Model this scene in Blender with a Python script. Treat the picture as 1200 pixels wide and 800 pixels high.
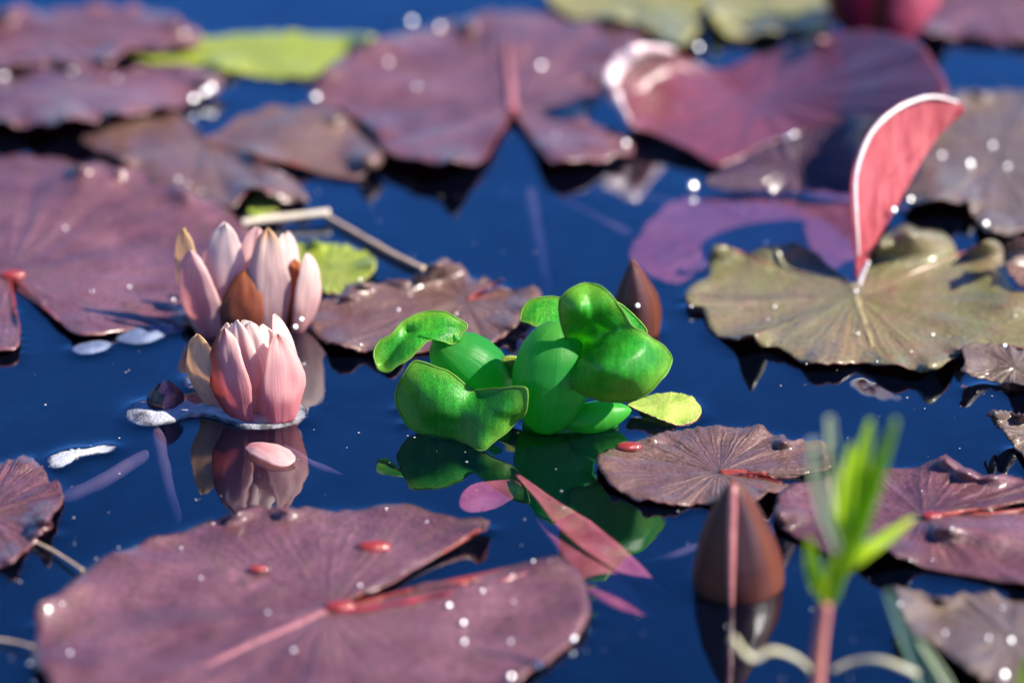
import bpy, math, random
import numpy as np
from mathutils import Vector, noise, kdtree
R = math.radians
random.seed(7); rng = np.random.default_rng(7)
scn = bpy.context.scene
for o in list(bpy.data.objects): bpy.data.objects.remove(o)

# ------------------------------------------------------------------ camera
ELEV, HFOV, DIST = R(27), R(15), 1.74
CAM = Vector((0, -DIST*math.cos(ELEV), DIST*math.sin(ELEV)))
FWD = Vector((0, math.cos(ELEV), -math.sin(ELEV))); UP = Vector((0, math.sin(ELEV), math.cos(ELEV)))
TF = math.tan(HFOV/2)
cd = bpy.data.cameras.new('camera'); cam = bpy.data.objects.new('camera', cd)
scn.collection.objects.link(cam); scn.camera = cam
cam.location = CAM; cam.rotation_euler = (math.pi/2-ELEV, 0, 0)
cd.angle = HFOV; cd.clip_start = .05; cd.clip_end = 400
cd.dof.use_dof = True; cd.dof.aperture_fstop = 3.3; cd.dof.aperture_blades = 0
# ------------------------------------------------------------------ sky, sun, exposure
SUN_AZ, SUN_EL = R(104), R(42)          # azimuth clockwise from +Y (away from the camera) towards +X
w = bpy.data.worlds.new('World'); scn.world = w; w.use_nodes = True
nt = w.node_tree; bg = nt.nodes['Background']; sky = nt.nodes.new('ShaderNodeTexSky')
sky.sky_type = 'NISHITA'; sky.sun_disc = False; sky.sun_elevation = SUN_EL; sky.sun_rotation = SUN_AZ
sky.altitude = 1500; sky.air_density = .8; sky.dust_density = .05; sky.ozone_density = 3.5
hs = nt.nodes.new('ShaderNodeHueSaturation'); hs.inputs['Saturation'].default_value = 1.28; hs.inputs['Hue'].default_value = .512
nt.links.new(sky.outputs[0], hs.inputs['Color']); nt.links.new(hs.outputs[0], bg.inputs[0]); bg.inputs[1].default_value = .092
sl = bpy.data.lights.new('sun', 'SUN'); so = bpy.data.objects.new('sun', sl); scn.collection.objects.link(so)
sl.energy = 5.; sl.angle = R(.5); sl.color = (1, .91, .78)
LDIR = Vector((math.sin(SUN_AZ)*math.cos(SUN_EL), math.cos(SUN_AZ)*math.cos(SUN_EL), math.sin(SUN_EL)))
so.rotation_euler = LDIR.to_track_quat('Z', 'Y').to_euler(); so.location = LDIR*20
scn.view_settings.view_transform = 'Standard'; scn.view_settings.look = 'None'
scn.view_settings.exposure = 1.15; scn.view_settings.gamma = 1
scn.cycles.use_denoising = True; scn.cycles.max_bounces = 8; scn.cycles.transparent_max_bounces = 12
scn.cycles.caustics_reflective = False; scn.cycles.caustics_refractive = False; scn.cycles.sample_clamp_indirect = 6

# ------------------------------------------------------------------ pixel (1200x800 photo) -> place
def ray(px, py): return FWD + Vector((1,0,0))*((px-600)/600*TF) + UP*((400-py)/600*TF)
def at(px, py, z=0.):
    r = ray(px, py); k = (z-CAM.z)/r.z; return CAM + r*k
def atY(px, py, Y):
    r = ray(px, py); k = (Y-CAM.y)/r.y; return CAM + r*k
def mm(py, z=0.): return (at(601, py, z)-at(600, py, z)).length      # metres per photo pixel on the water there
foc = at(600, 492, .006); cd.dof.focus_distance = (foc-CAM).dot(FWD)

# ------------------------------------------------------------------ materials
def new_mat(name):
    m = bpy.data.materials.new(name); m.use_nodes = True
    n = m.node_tree.nodes; l = m.node_tree.links
    for x in list(n): n.remove(x)
    return m, n, l
def N(n, t, **k):
    x = n.new('ShaderNode'+t)
    for a, v in k.items():
        if a.startswith('i_'):
            key = a[2:]; key = int(key) if key.isdigit() else key.replace('_', ' ')
            x.inputs[key].default_value = v
        else: setattr(x, a, v)
    return x
def rgba(c): return (c[0], c[1], c[2], 1)
def mixc(n, l, fac, a, b, mode='MIX'):
    x = n.new('ShaderNodeMix'); x.data_type = 'RGBA'; x.blend_type = mode
    for s, v in ((0, fac), (6, a), (7, b)):
        if hasattr(v, 'is_linked') or hasattr(v, 'links'): l.new(v, x.inputs[s])
        elif isinstance(v, (int, float)): x.inputs[s].default_value = v
        else: x.inputs[s].default_value = rgba(v)
    return x.outputs[2]
def ramp(n, l, src, stops):
    r = n.new('ShaderNodeValToRGB'); e = r.color_ramp.elements
    while len(e) < len(stops): e.new(.5)
    for q, (p, c) in zip(e, stops): q.position = p; q.color = rgba(c) if hasattr(c, '__len__') else (c, c, c, 1)
    l.new(src, r.inputs[0]); return r.outputs[0]
def math_(n, l, op, a, b=None):
    x = n.new('ShaderNodeMath'); x.operation = op
    for i, v in enumerate((a, b)):
        if v is None: continue
        if isinstance(v, (int, float)): x.inputs[i].default_value = v
        else: l.new(v, x.inputs[i])
    return x.outputs[0]

def pad_mat(name, c1, c2, c3, vein=(.3,.12,.15), grain=.55, rough=.42, coat=.75, coatr=.2, trans=.12, tcol=None, veins=22, veinf=.35, bumpk=.9):
    m, n, l = new_mat(name)
    tc = N(n, 'TexCoord'); uv = N(n, 'SeparateXYZ'); l.new(tc.outputs['UV'], uv.inputs[0])
    a = N(n, 'TexNoise', i_Scale=26., i_Detail=4., i_Roughness=.6); l.new(tc.outputs['Object'], a.inputs[0])
    b = N(n, 'TexNoise', i_Scale=95., i_Detail=5., i_Roughness=.65); l.new(tc.outputs['Object'], b.inputs[0])
    g = N(n, 'TexNoise', i_Scale=620., i_Detail=4., i_Roughness=.75); l.new(tc.outputs['Object'], g.inputs[0])
    col = mixc(n, l, ramp(n, l, a.outputs[0], [(.38, 0), (.64, 1)]), c1, c2)
    col = mixc(n, l, ramp(n, l, b.outputs[0], [(.5, 0), (.72, .8)]), col, c3)
    # branching veins that run out from the petiole
    wv = math_(n, l, 'MULTIPLY', math_(n, l, 'SUBTRACT', b.outputs[0], .5), .022)
    t = math_(n, l, 'MULTIPLY', math_(n, l, 'ADD', uv.outputs[0], wv), float(veins))
    fr = math_(n, l, 'ABSOLUTE', math_(n, l, 'SUBTRACT', math_(n, l, 'FRACT', t), .5))
    thin = ramp(n, l, fr, [(0., 1), (.10, .3), (.2, 0)])
    t2 = math_(n, l, 'MULTIPLY', math_(n, l, 'ADD', uv.outputs[0], wv), float(veins)*2.)
    fr2 = math_(n, l, 'ABSOLUTE', math_(n, l, 'SUBTRACT', math_(n, l, 'FRACT', t2), .5))
    thin2 = math_(n, l, 'MULTIPLY', ramp(n, l, fr2, [(0., .7), (.2, 0)]), ramp(n, l, uv.outputs[1], [(.35, 0), (.6, 1), (.95, .2)]))
    vs = math_(n, l, 'MAXIMUM', math_(n, l, 'MULTIPLY', thin, ramp(n, l, uv.outputs[1], [(0., 1), (.75, .6), (1., 0)])), thin2)
    vs = math_(n, l, 'MULTIPLY', vs, ramp(n, l, a.outputs[0], [(.35, .25), (.6, 1)]))
    col = mixc(n, l, math_(n, l, 'MULTIPLY', vs, veinf), col, vein)
    gr = ramp(n, l, g.outputs[0], [(.30, 1-grain), (.5, 1.), (.72, 1+grain)])
    col = mixc(n, l, 1., col, gr, 'MULTIPLY')
    h = math_(n, l, 'ADD', math_(n, l, 'MULTIPLY', g.outputs[0], .5), math_(n, l, 'MULTIPLY', b.outputs[0], 1.3))
    h = math_(n, l, 'ADD', h, math_(n, l, 'MULTIPLY', vs, .8))
    bp = N(n, 'Bump', i_Strength=bumpk, i_Distance=.0013); l.new(h, bp.inputs['Height'])
    p = N(n, 'BsdfPrincipled', i_Roughness=rough); l.new(col, p.inputs['Base Color'])
    l.new(ramp(n, l, g.outputs[0], [(.35, rough+.1), (.7, rough-.12)]), p.inputs['Roughness'])
    p.inputs['Coat Weight'].default_value = coat; p.inputs['Coat Roughness'].default_value = coatr; bp2 = N(n, 'Bump', i_Strength=.35, i_Distance=.0012); l.new(b.outputs[0], bp2.inputs['Height']); l.new(bp2.outputs[0], p.inputs['Coat Normal'])
    l.new(bp.outputs[0], p.inputs['Normal'])
    tr = N(n, 'BsdfTranslucent'); 
    if tcol: tr.inputs[0].default_value = rgba(tcol)
    else: l.new(col, tr.inputs[0])
    ms = N(n, 'MixShader', i_0=trans); l.new(p.outputs[0], ms.inputs[1]); l.new(tr.outputs[0], ms.inputs[2])
    o = N(n, 'OutputMaterial'); l.new(ms.outputs[0], o.inputs[0]); return m

def leaf_mat(name, stops, edge=None, rough=.35, trans=.35, tcol=(.25,.5,.03), grain=.25, bump=.3, nscale=60., gscale=1300., spec=.5, coat=0., stretch=None, veins=None):
    """A leaf or petal skin: pigment blotches between the stops, fine grain, light through it."""
    m, n, l = new_mat(name)
    tc = N(n, 'TexCoord')
    a = N(n, 'TexNoise', i_Scale=nscale, i_Detail=4., i_Roughness=.6)
    if stretch:
        mp = N(n, 'Mapping'); mp.inputs['Rotation'].default_value = stretch[0]; mp.inputs['Scale'].default_value = stretch[1]
        l.new(tc.outputs['Object'], mp.inputs[0]); l.new(mp.outputs[0], a.inputs[0])
    else: l.new(tc.outputs['Object'], a.inputs[0])
    g = N(n, 'TexNoise', i_Scale=gscale, i_Detail=2., i_Roughness=.6); l.new(tc.outputs['Object'], g.inputs[0])
    col = ramp(n, l, a.outputs[0], stops)
    col = mixc(n, l, 1., col, ramp(n, l, g.outputs[0], [(.3, 1-grain), (.7, 1+grain)]), 'MULTIPLY')
    if veins:
        mv = N(n, 'Mapping'); mv.inputs['Rotation'].default_value = (0, R(veins), 0); mv.inputs['Scale'].default_value = (6, 1, .6); l.new(tc.outputs['Object'], mv.inputs[0])
        vv = N(n, 'TexNoise', i_Scale=90., i_Detail=3., i_Distortion=.4); l.new(mv.outputs[0], vv.inputs[0])
        col = mixc(n, l, 1., col, ramp(n, l, vv.outputs[0], [(.35, .72), (.62, 1.25)]), 'MULTIPLY')
    if edge:
        uv = N(n, 'SeparateXYZ'); l.new(tc.outputs['UV'], uv.inputs[0])
        e = math_(n, l, 'ADD', uv.outputs[1], math_(n, l, 'MULTIPLY', math_(n, l, 'SUBTRACT', a.outputs[0], .5), .7))
        col = mixc(n, l, ramp(n, l, e, [(.66, 0), (1.08, .8)]), col, edge)
        col = mixc(n, l, 1., col, ramp(n, l, g.outputs[0], [(.35, 1-grain*.6), (.65, 1+grain*.6)]), 'MULTIPLY')
    h = math_(n, l, 'ADD', math_(n, l, 'MULTIPLY', g.outputs[0], .5), a.outputs[0])
    bp = N(n, 'Bump', i_Strength=bump, i_Distance=.001); l.new(h, bp.inputs['Height'])
    p = N(n, 'BsdfPrincipled', i_Roughness=rough); l.new(col, p.inputs['Base Color']); l.new(bp.outputs[0], p.inputs['Normal'])
    p.inputs['Specular IOR Level'].default_value = spec; p.inputs['Coat Weight'].default_value = coat; p.inputs['Coat Roughness'].default_value = .15
    tr = N(n, 'BsdfTranslucent', i_0=rgba(tcol)); l.new(bp.outputs[0], tr.inputs[1])
    ms = N(n, 'MixShader', i_0=trans); l.new(p.outputs[0], ms.inputs[1]); l.new(tr.outputs[0], ms.inputs[2])
    o = N(n, 'OutputMaterial'); l.new(ms.outputs[0], o.inputs[0]); return m

def petal_mat(name, along, across=None, tcol=(1,.55,.52), trans=.58, streak=.15, rough=.5, specks=.5, spec=.5):
    """along: colour stops from claw to tip; across: colour of the margins (u = 0 and 1), as (left, right) or None."""
    m, n, l = new_mat(name)
    tc = N(n, 'TexCoord'); uv = N(n, 'SeparateXYZ'); l.new(tc.outputs['UV'], uv.inputs[0])
    mp = N(n, 'Mapping'); mp.inputs['Scale'].default_value = (26, 1.6, 1); l.new(tc.outputs['UV'], mp.inputs[0])
    s = N(n, 'TexNoise', i_Scale=1., i_Detail=3., i_Roughness=.6); l.new(mp.outputs[0], s.inputs[0])
    b = N(n, 'TexNoise', i_Scale=160., i_Detail=4.); l.new(tc.outputs['Object'], b.inputs[0])
    v = math_(n, l, 'ADD', uv.outputs[1], math_(n, l, 'MULTIPLY', math_(n, l, 'SUBTRACT', b.outputs[0], .5), .35))
    col = ramp(n, l, v, along)
    if across:
        for side, c in enumerate(across):
            if c is None: continue
            e = ramp(n, l, math_(n, l, 'ADD', uv.outputs[0], math_(n, l, 'MULTIPLY', math_(n, l, 'SUBTRACT', b.outputs[0], .5), .25)),
                     [(.12, .95), (.55, 0)] if side == 0 else [(.45, 0), (.88, .95)])
            col = mixc(n, l, e, col, c)
    col = mixc(n, l, 1., col, ramp(n, l, s.outputs[0], [(.35, 1-streak), (.65, 1+streak*.5)]), 'MULTIPLY')
    sp = N(n, 'TexVoronoi', i_Scale=420.); l.new(tc.outputs['Object'], sp.inputs[0])
    col = mixc(n, l, ramp(n, l, sp.outputs[0], [(.06, specks), (.11, 0)]), col, (.35,.16,.12))
    h = math_(n, l, 'ADD', s.outputs[0], math_(n, l, 'MULTIPLY', b.outputs[0], .6))
    bp = N(n, 'Bump', i_Strength=.35, i_Distance=.0009); l.new(h, bp.inputs['Height'])
    p = N(n, 'BsdfPrincipled', i_Roughness=rough); l.new(col, p.inputs['Base Color']); l.new(bp.outputs[0], p.inputs['Normal']); p.inputs['Specular IOR Level'].default_value = spec
    tr = N(n, 'BsdfTranslucent'); l.new(mixc(n, l, .5, col, tcol), tr.inputs[0])
    ms = N(n, 'MixShader', i_0=trans); l.new(p.outputs[0], ms.inputs[1]); l.new(tr.outputs[0], ms.inputs[2])
    o = N(n, 'OutputMaterial'); l.new(ms.outputs[0], o.inputs[0]); return m

def plain(name, c, rough=.4, metal=0., trans=0., coat=0., nscale=0., c2=None):
    m, n, l = new_mat(name)
    p = N(n, 'BsdfPrincipled', i_Roughness=rough, i_Metallic=metal); p.inputs['Base Color'].default_value = rgba(c)
    p.inputs['Coat Weight'].default_value = coat; p.inputs['Coat Roughness'].default_value = .12
    if nscale:
        tc = N(n, 'TexCoord'); a = N(n, 'TexNoise', i_Scale=nscale, i_Detail=4.); l.new(tc.outputs['Object'], a.inputs[0])
        l.new(ramp(n, l, a.outputs[0], [(.35, c), (.65, c2 or [q*1.6 for q in c])]), p.inputs['Base Color'])
        bp = N(n, 'Bump', i_Strength=.3, i_Distance=.0006); l.new(a.outputs[0], bp.inputs['Height']); l.new(bp.outputs[0], p.inputs['Normal'])
    o = N(n, 'OutputMaterial')
    if trans:
        tr = N(n, 'BsdfTranslucent', i_0=rgba(c)); ms = N(n, 'MixShader', i_0=trans)
        l.new(p.outputs[0], ms.inputs[1]); l.new(tr.outputs[0], ms.inputs[2]); l.new(ms.outputs[0], o.inputs[0])
    else: l.new(p.outputs[0], o.inputs[0])
    return m

M = {}
PUR = ((.085,.028,.040), (.175,.070,.088), (.085,.048,.036))
M['purple'] = pad_mat('purple pad', *PUR, vein=(.36,.13,.17))
M['mauve'] = pad_mat('mauve pad', (.105,.036,.052), (.205,.088,.112), (.115,.062,.048), vein=(.30,.12,.16), grain=.7)
M['brown'] = pad_mat('brown purple pad', (.13,.062,.062), (.18,.105,.08), (.10,.05,.05), vein=(.34,.2,.15))
M['olive'] = pad_mat('olive pad', (.20,.155,.085), (.165,.165,.06), (.22,.11,.09), vein=(.34,.33,.15), grain=.6)
M['greybrown'] = pad_mat('grey brown pad', (.135,.09,.075), (.17,.12,.085), (.11,.065,.06), vein=(.24,.17,.12), grain=.5)
M['wine'] = pad_mat('wine pad', (.16,.034,.052), (.095,.028,.046), (.07,.022,.036), vein=(.32,.1,.15), grain=.45, trans=.06, coat=1., coatr=.42, bumpk=.2, rough=.36)
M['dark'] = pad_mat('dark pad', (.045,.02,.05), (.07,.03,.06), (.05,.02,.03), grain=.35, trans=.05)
M['limepad'] = pad_mat('lime pad', (.36,.44,.03), (.42,.48,.07), (.27,.40,.03), vein=(.5,.55,.15), grain=.35, trans=.3, tcol=(.45,.6,.04), veinf=.1)
M['limeflat'] = leaf_mat('pale lime leaf', [(.35,(.26,.40,.05)),(.55,(.42,.52,.10)),(.7,(.52,.58,.16))], trans=.25, nscale=110., grain=.2, bump=.6, rough=.5)
M['straw'] = pad_mat('yellow green pad', (.30,.27,.10), (.26,.29,.08), (.34,.24,.12), vein=(.4,.4,.2), grain=.25, trans=.2)
M['under'] = plain('red pad underside', (.22,.035,.03), rough=.4, trans=.15, nscale=120.)
M['underolive'] = plain('brown pad underside', (.26,.07,.045), rough=.4, trans=.15, nscale=120.)
M['underlime'] = plain('green pad underside', (.2,.28,.04), rough=.4, trans=.3)
M['padrim'] = plain('pad rim', (.15,.045,.045), rough=.4, coat=.4, nscale=150.)
M['midrib'] = plain('pink midrib', (.25,.095,.115), rough=.45, nscale=200.)
M['redwet'] = plain('wet red rolled margin', (.07,.008,.012), rough=.3, coat=.5, nscale=90., c2=(.34,.03,.05))
M['drop'] = plain('water drop', (.95,.95,.95), rough=.42, metal=1.)  # white metal in place of clear water, so the drops flash the sun
M['reddrop'] = plain('wet red bead', (.20,.022,.018), rough=.2, coat=1., nscale=300.)

# ------------------------------------------------------------------ object helpers
def tag(o, label=None, cat=None, group=None, kind=None):
    for k, v in (('label', label), ('category', cat), ('group', group), ('kind', kind)):
        if v: o[k] = v
    return o
def link(name, verts, faces, mats, parent=None, uvs=None, origin=None, smooth=True, thick=0., subs=0, mi=None):
    V = np.array([tuple(v) for v in verts], dtype=float)
    if origin is None: origin = V.mean(axis=0) if parent is None else np.array(parent['_o'])
    origin = np.array(tuple(origin), dtype=float)
    me = bpy.data.meshes.new(name); me.from_pydata((V-origin).tolist(), [], faces)
    for m in (mats if isinstance(mats, (list, tuple)) else [mats]): me.materials.append(M[m] if isinstance(m, str) else m)
    if uvs is not None:
        ul = me.uv_layers.new(name='UVMap'); vi = np.zeros(len(me.loops), dtype=np.int32); me.loops.foreach_get('vertex_index', vi)
        ul.data.foreach_set('uv', np.array(uvs, dtype=np.float32)[vi].ravel())
    if smooth: me.polygons.foreach_set('use_smooth', [True]*len(me.polygons))
    if mi is not None: me.polygons.foreach_set('material_index', mi)
    o = bpy.data.objects.new(name, me); scn.collection.objects.link(o)
    if parent is not None:
        o.parent = parent; o.location = Vector(origin)-Vector(parent['_o'])
    else: o.location = origin
    o['_o'] = [float(q) for q in origin]
    if thick:
        s = o.modifiers.new('thickness', 'SOLIDIFY'); s.thickness = thick; s.offset = -1; s.use_even_offset = False
        if len(me.materials) > 1: s.material_offset = 1; s.material_offset_rim = 1
    if subs: o.modifiers.new('smooth', 'SUBSURF').levels = subs; o.modifiers['smooth'].render_levels = subs
    return o
def empty(name, loc):
    o = bpy.data.objects.new(name, None); scn.collection.objects.link(o); o.location = loc; o['_o'] = [float(q) for q in loc]
    o.empty_display_size = .01; return o
def catmull(pts, closed, per=10):
    P = np.array(pts, dtype=float); n = len(P); out = []
    segs = n if closed else n-1
    for i in range(segs):
        if closed: p0, p1, p2, p3 = P[(i-1)%n], P[i], P[(i+1)%n], P[(i+2)%n]
        else: p0, p1, p2, p3 = P[max(i-1,0)], P[i], P[i+1], P[min(i+2,n-1)]
        for k in range(per):
            t = k/per
            out.append(.5*((2*p1)+(-p0+p2)*t+(2*p0-5*p1+4*p2-p3)*t*t+(-p0+3*p1-3*p2+p3)*t**3))
    if not closed: out.append(P[-1])
    return np.array(out)
def resample(P, closed, m):
    Q = np.vstack([P, P[:1]]) if closed else P
    d = np.r_[0, np.cumsum(np.linalg.norm(np.diff(Q[:, :2], axis=0), axis=1))]
    t = np.linspace(0, d[-1], m, endpoint=not closed)
    return np.stack([np.interp(t, d, Q[:, k]) for k in range(Q.shape[1])], 1)
def tps(ctrl):
    C = np.array(ctrl, dtype=float); X = C[:, :2]/100; n = len(X)
    d = np.linalg.norm(X[:, None]-X[None], axis=2); K = np.where(d > 0, d*d*np.log(d+1e-12), 0)+np.eye(n)*1e-3
    P = np.c_[np.ones(n), X]; A = np.block([[K, P], [P.T, np.zeros((3, 3))]])
    s = np.linalg.solve(A, np.r_[C[:, 2], np.zeros(3)])
    def f(px, py):
        q = np.array([px, py])/100; r = np.linalg.norm(X-q, axis=1)
        return float((np.where(r > 0, r*r*np.log(r+1e-12), 0)*s[:n]).sum()+s[n]+s[n+1]*q[0]+s[n+2]*q[1])
    return f
WATERLINE = []      # points where something breaks the water surface (for the meniscus)

def blade(name, outline, C, closed, place, m=150, K=24, jitter=0., mono=False):
    """Fan of spokes from C to the traced outline; place(px, py, s, k) -> 3-D point. Returns verts, faces, uvs, outer ring."""
    P = resample(catmull(outline, closed, 8), closed, m)
    sd = sum(map(ord, name))+len(outline)*13+outline[0][0]
    if jitter:
        for i in range(len(P)):
            fd = 1 if closed else min(1., max(0., (min(i, len(P)-1-i)-4)/34.))
            v = np.array(P[i][:2])-np.array(C[:2]); r = np.linalg.norm(v)+1e-6
            a = noise.noise((i*.33, sd*1.7, 0))*.8+noise.noise((i*.9, sd*.7, 5))*.45
            P[i][:2] += v/r*jitter*a*fd
    d = (P[:, :2]-np.array(C[:2]))*np.array([1, 1.9]); an = np.unwrap(np.arctan2(d[:, 1], d[:, 0])); rr = np.linalg.norm(d, axis=1)
    sg = 1 if an[-1] > an[0] else -1; an = an*sg
    an2 = .5*(np.maximum.accumulate(an)+np.minimum.accumulate(an[::-1])[::-1])+np.linspace(0, .02, len(an)); an2 *= sg
    if mono: P[:, 0] = C[0]+rr*np.cos(an2); P[:, 1] = C[1]+rr*np.sin(an2)/1.9
    S = [(k/K)**.85 for k in range(1, K+1)]
    dd = np.diff(np.unwrap(np.arctan2((P[:,1]-C[1]), P[:,0]-C[0]))); dd = dd*(1 if dd.sum() > 0 else -1)
    if (dd < -.01).sum(): print('FOLD', name[:40], int((dd < -.01).sum()), round(float(dd[dd<0].sum()),2))
    verts = [place(C[0], C[1], 0., 0)]; uvs = [(0., 0.)]
    for s in S:
        for i in range(m):
            px = C[0]+(P[i][0]-C[0])*s; py = C[1]+(P[i][1]-C[1])*s
            verts.append(place(px, py, s, i/m)); uvs.append((i/m, s))
    faces = []; e = m if closed else m-1
    for i in range(e): faces.append((0, 1+i, 1+(i+1) % m))
    for k in range(K-1):
        a = 1+k*m; b = a+m
        for i in range(e):
            j = (i+1) % m; faces.append((a+i, b+i, b+j, a+j))
    return verts, faces, uvs, verts[1+(K-1)*m:]
def orient(verts, faces, towards):
    acc = Vector((0,0,0))
    for f in faces[::7]:
        a, b, c = verts[f[0]], verts[f[1]], verts[f[2]]; acc += (b-a).cross(c-a)
    return [tuple(reversed(f)) for f in faces] if acc.dot(towards) < 0 else faces

def pad(label, outline, C, closed=True, mat='purple', under='under', bumps=(), base=.0022, ripple=.0012, relief=1., curls=9, ctrl=None, floor=.0011,
        jitter=2.4, thick=.0008, group='lily pads floating on the pond', line=True, seed=0, name='lily_pad', cat='lily pad', m=170):
    """A lily pad traced on the photo and laid on the water: heights come from bumps (px, py, metres, radius in px) or thin plate controls."""
    f = tps(ctrl) if ctrl else None
    lr = random.Random(seed*77+5); bumps = list(bumps)
    if curls:
        for q in range(curls):
            x, y = outline[lr.randrange(1 if closed else 4, len(outline)-(0 if closed else 4))][:2]
            k = lr.uniform(.90, .99); bumps.append((C[0]+(x-C[0])*k, C[1]+(y-C[1])*k, lr.uniform(.0025,.0055)*(1 if floor is not None else .2), lr.uniform(9, 20)))
    fo = 1.9                                           # foreshortening of the water plane
    def place(px, py, s, t):
        z = f(px, py) if f else base
        for bx, by, h, r in bumps:
            z += h*math.exp(-(((px-bx)/r)**2+((py-by)*fo/r)**2))
        p = at(px, py, z)
        wv = noise.noise((p.x*38+seed*9, p.y*38, seed*3.1))*.0011*min(1, s*1.6)+noise.noise((p.x*110, p.y*110+seed*5, 2.))*.0004
        wv += 1.5*ripple*s**5*(noise.noise((math.cos(6.283*t)*5.5+seed, math.sin(6.283*t)*5.5, seed*1.3))*1.4+noise.noise((math.cos(6.283*t)*15, math.sin(6.283*t)*15, seed+4.))*.8)
        fa = 6.283*t; wv += relief*.0014*noise.noise((math.cos(fa)*4.2+seed*2.3, math.sin(fa)*4.2, seed*1.7+s*.6))*min(1, s*1.8)*(1-.6*s**4)+relief*.0007*noise.noise((math.cos(fa)*10+seed, math.sin(fa)*10, seed*.7+s*.8))*min(1, s*1.5)
        p.z = max(p.z+wv, floor) if floor is not None else p.z+wv
        return p
    v, fc, uv, rim = blade(label, outline, C, closed, place, m=m, jitter=jitter, mono=closed)
    fc = orient(v, fc, Vector((0, 0, 1)))
    if line:
        for p in rim:
            if p.z < .006: WATERLINE.append((p.x, p.y))
    o = link(name, v, fc, [mat, under, 'padrim'], uvs=uv, thick=thick, origin=at(C[0], C[1], 0))
    o.modifiers['thickness'].material_offset_rim = 2
    tag(o, label, cat, group)
    PADS[label] = (f, base, bumps, outline); return o
PADS = {}
def pad_z(label, px, py):
    f, base, bumps, _ = PADS[label]; z = f(px, py) if f else base
    for bx, by, h, r in bumps: z += h*math.exp(-(((px-bx)/r)**2+((py-by)*1.9/r)**2))
    return max(z, .0012)

def tube(name, pts, rad, mat, parent=None, sides=10, flat=1., origin=None, cap=True):
    P = [Vector(p) for p in pts]; n = len(P); verts = []; faces = []
    rads = rad if hasattr(rad, '__len__') else [rad]*n
    mx = max(abs((P[min(i+1, n-1)]-P[max(i-1, 0)]).normalized().z) for i in range(n)); u = Vector((0, 0, 1)) if mx < .6 else Vector((0.05, 1, .02))
    for i, p in enumerate(P):
        t = (P[min(i+1, n-1)]-P[max(i-1, 0)]).normalized()
        a = t.cross(u).normalized(); b = a.cross(t).normalized()
        for k in range(sides):
            q = 6.2832*k/sides; verts.append(p+a*math.cos(q)*rads[i]+b*math.sin(q)*rads[i]*flat)
    for i in range(n-1):
        for k in range(sides):
            j = (k+1) % sides; faces.append((i*sides+k, (i+1)*sides+k, (i+1)*sides+j, i*sides+j))
    if cap: faces += [tuple(range(sides)), tuple(range((n-1)*sides, n*sides))[::-1]]
    return link(name, verts, [f[::-1] for f in faces], mat, parent, origin=origin)
def curve(ctrl, per=8):
    A = catmull([tuple(c) for c in ctrl], False, per); return [Vector(a) for a in A]
def rads(r0, r1, n): return [r0+(r1-r0)*i/(n-1) for i in range(n)]

# ------------------------------------------------------------------ the setting: pond bottom and water
M['bottom'] = plain('pond mud', (.006,.016,.04), rough=1., nscale=3., c2=(.010,.024,.05))
def quad_sheet(name, z, size, mat):
    s = size; o = link(name, [(-s,-s,z),(s,-s,z),(s,s,z),(-s,s,z)], [(0,1,2,3)], mat, origin=(0,0,z), smooth=False); return o
tag(quad_sheet('pond_bottom', -.35, 60, 'bottom'), kind='structure')

def water_mat():
    m, n, l = new_mat('pond water')
    tc = N(n, 'TexCoord')
    mp = N(n, 'Mapping'); mp.inputs['Scale'].default_value = (1, .45, 1); l.new(tc.outputs['Object'], mp.inputs[0])
    a = N(n, 'TexNoise', i_Scale=14., i_Detail=2.); l.new(mp.outputs[0], a.inputs[0])
    b = N(n, 'TexNoise', i_Scale=70., i_Detail=2.); l.new(mp.outputs[0], b.inputs[0])
    h = math_(n, l, 'ADD', a.outputs[0], math_(n, l, 'MULTIPLY', b.outputs[0], .12))
    bp = N(n, 'Bump', i_Strength=.42, i_Distance=.005); l.new(h, bp.inputs['Height'])
    fr = N(n, 'LayerWeight', i_Blend=.5); l.new(bp.outputs[0], fr.inputs[1])
    fac = math_(n, l, 'ADD', math_(n, l, 'MULTIPLY', math_(n, l, 'POWER', fr.outputs['Facing'], 3.0), 1.75), .03)
    gl = N(n, 'BsdfGlossy', i_Roughness=.015, i_0=(.86,.93,1,1)); l.new(bp.outputs[0], gl.inputs['Normal'])
    tr = N(n, 'BsdfTransparent', i_0=(.92,.93,.96,1))
    df = N(n, 'BsdfDiffuse', i_0=(.003,.010,.035,1))
    mu = N(n, 'MixShader', i_0=.15); l.new(tr.outputs[0], mu.inputs[1]); l.new(df.outputs[0], mu.inputs[2])
    ms = N(n, 'MixShader'); l.new(math_(n, l, 'MINIMUM', fac, 1.), ms.inputs[0])
    l.new(mu.outputs[0], ms.inputs[1]); l.new(gl.outputs[0], ms.inputs[2])
    o = N(n, 'OutputMaterial'); l.new(ms.outputs[0], o.inputs[0]); return m
M['water'] = water_mat()
def build_water_body():
    m = bpy.data.materials.new('murky water'); m.use_nodes = True; n = m.node_tree.nodes; l = m.node_tree.links
    for x in list(n): n.remove(x)
    v = N(n, 'VolumeAbsorption', i_Density=36., i_0=(.45,.56,.82,1)); o = N(n, 'OutputMaterial'); l.new(v.outputs[0], o.inputs[1]); M['murk'] = m
    a, z0, z1 = 50., -.34, -.0008
    vs = [(-a,-a,z0),(a,-a,z0),(a,a,z0),(-a,a,z0),(-a,-a,z1),(a,-a,z1),(a,a,z1),(-a,a,z1)]
    tag(link('water_body', vs, [(3,2,1,0),(4,5,6,7),(0,1,5,4),(1,2,6,5),(2,3,7,6),(3,0,4,7)], 'murk', origin=(0,0,0), smooth=False), kind='structure')
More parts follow.
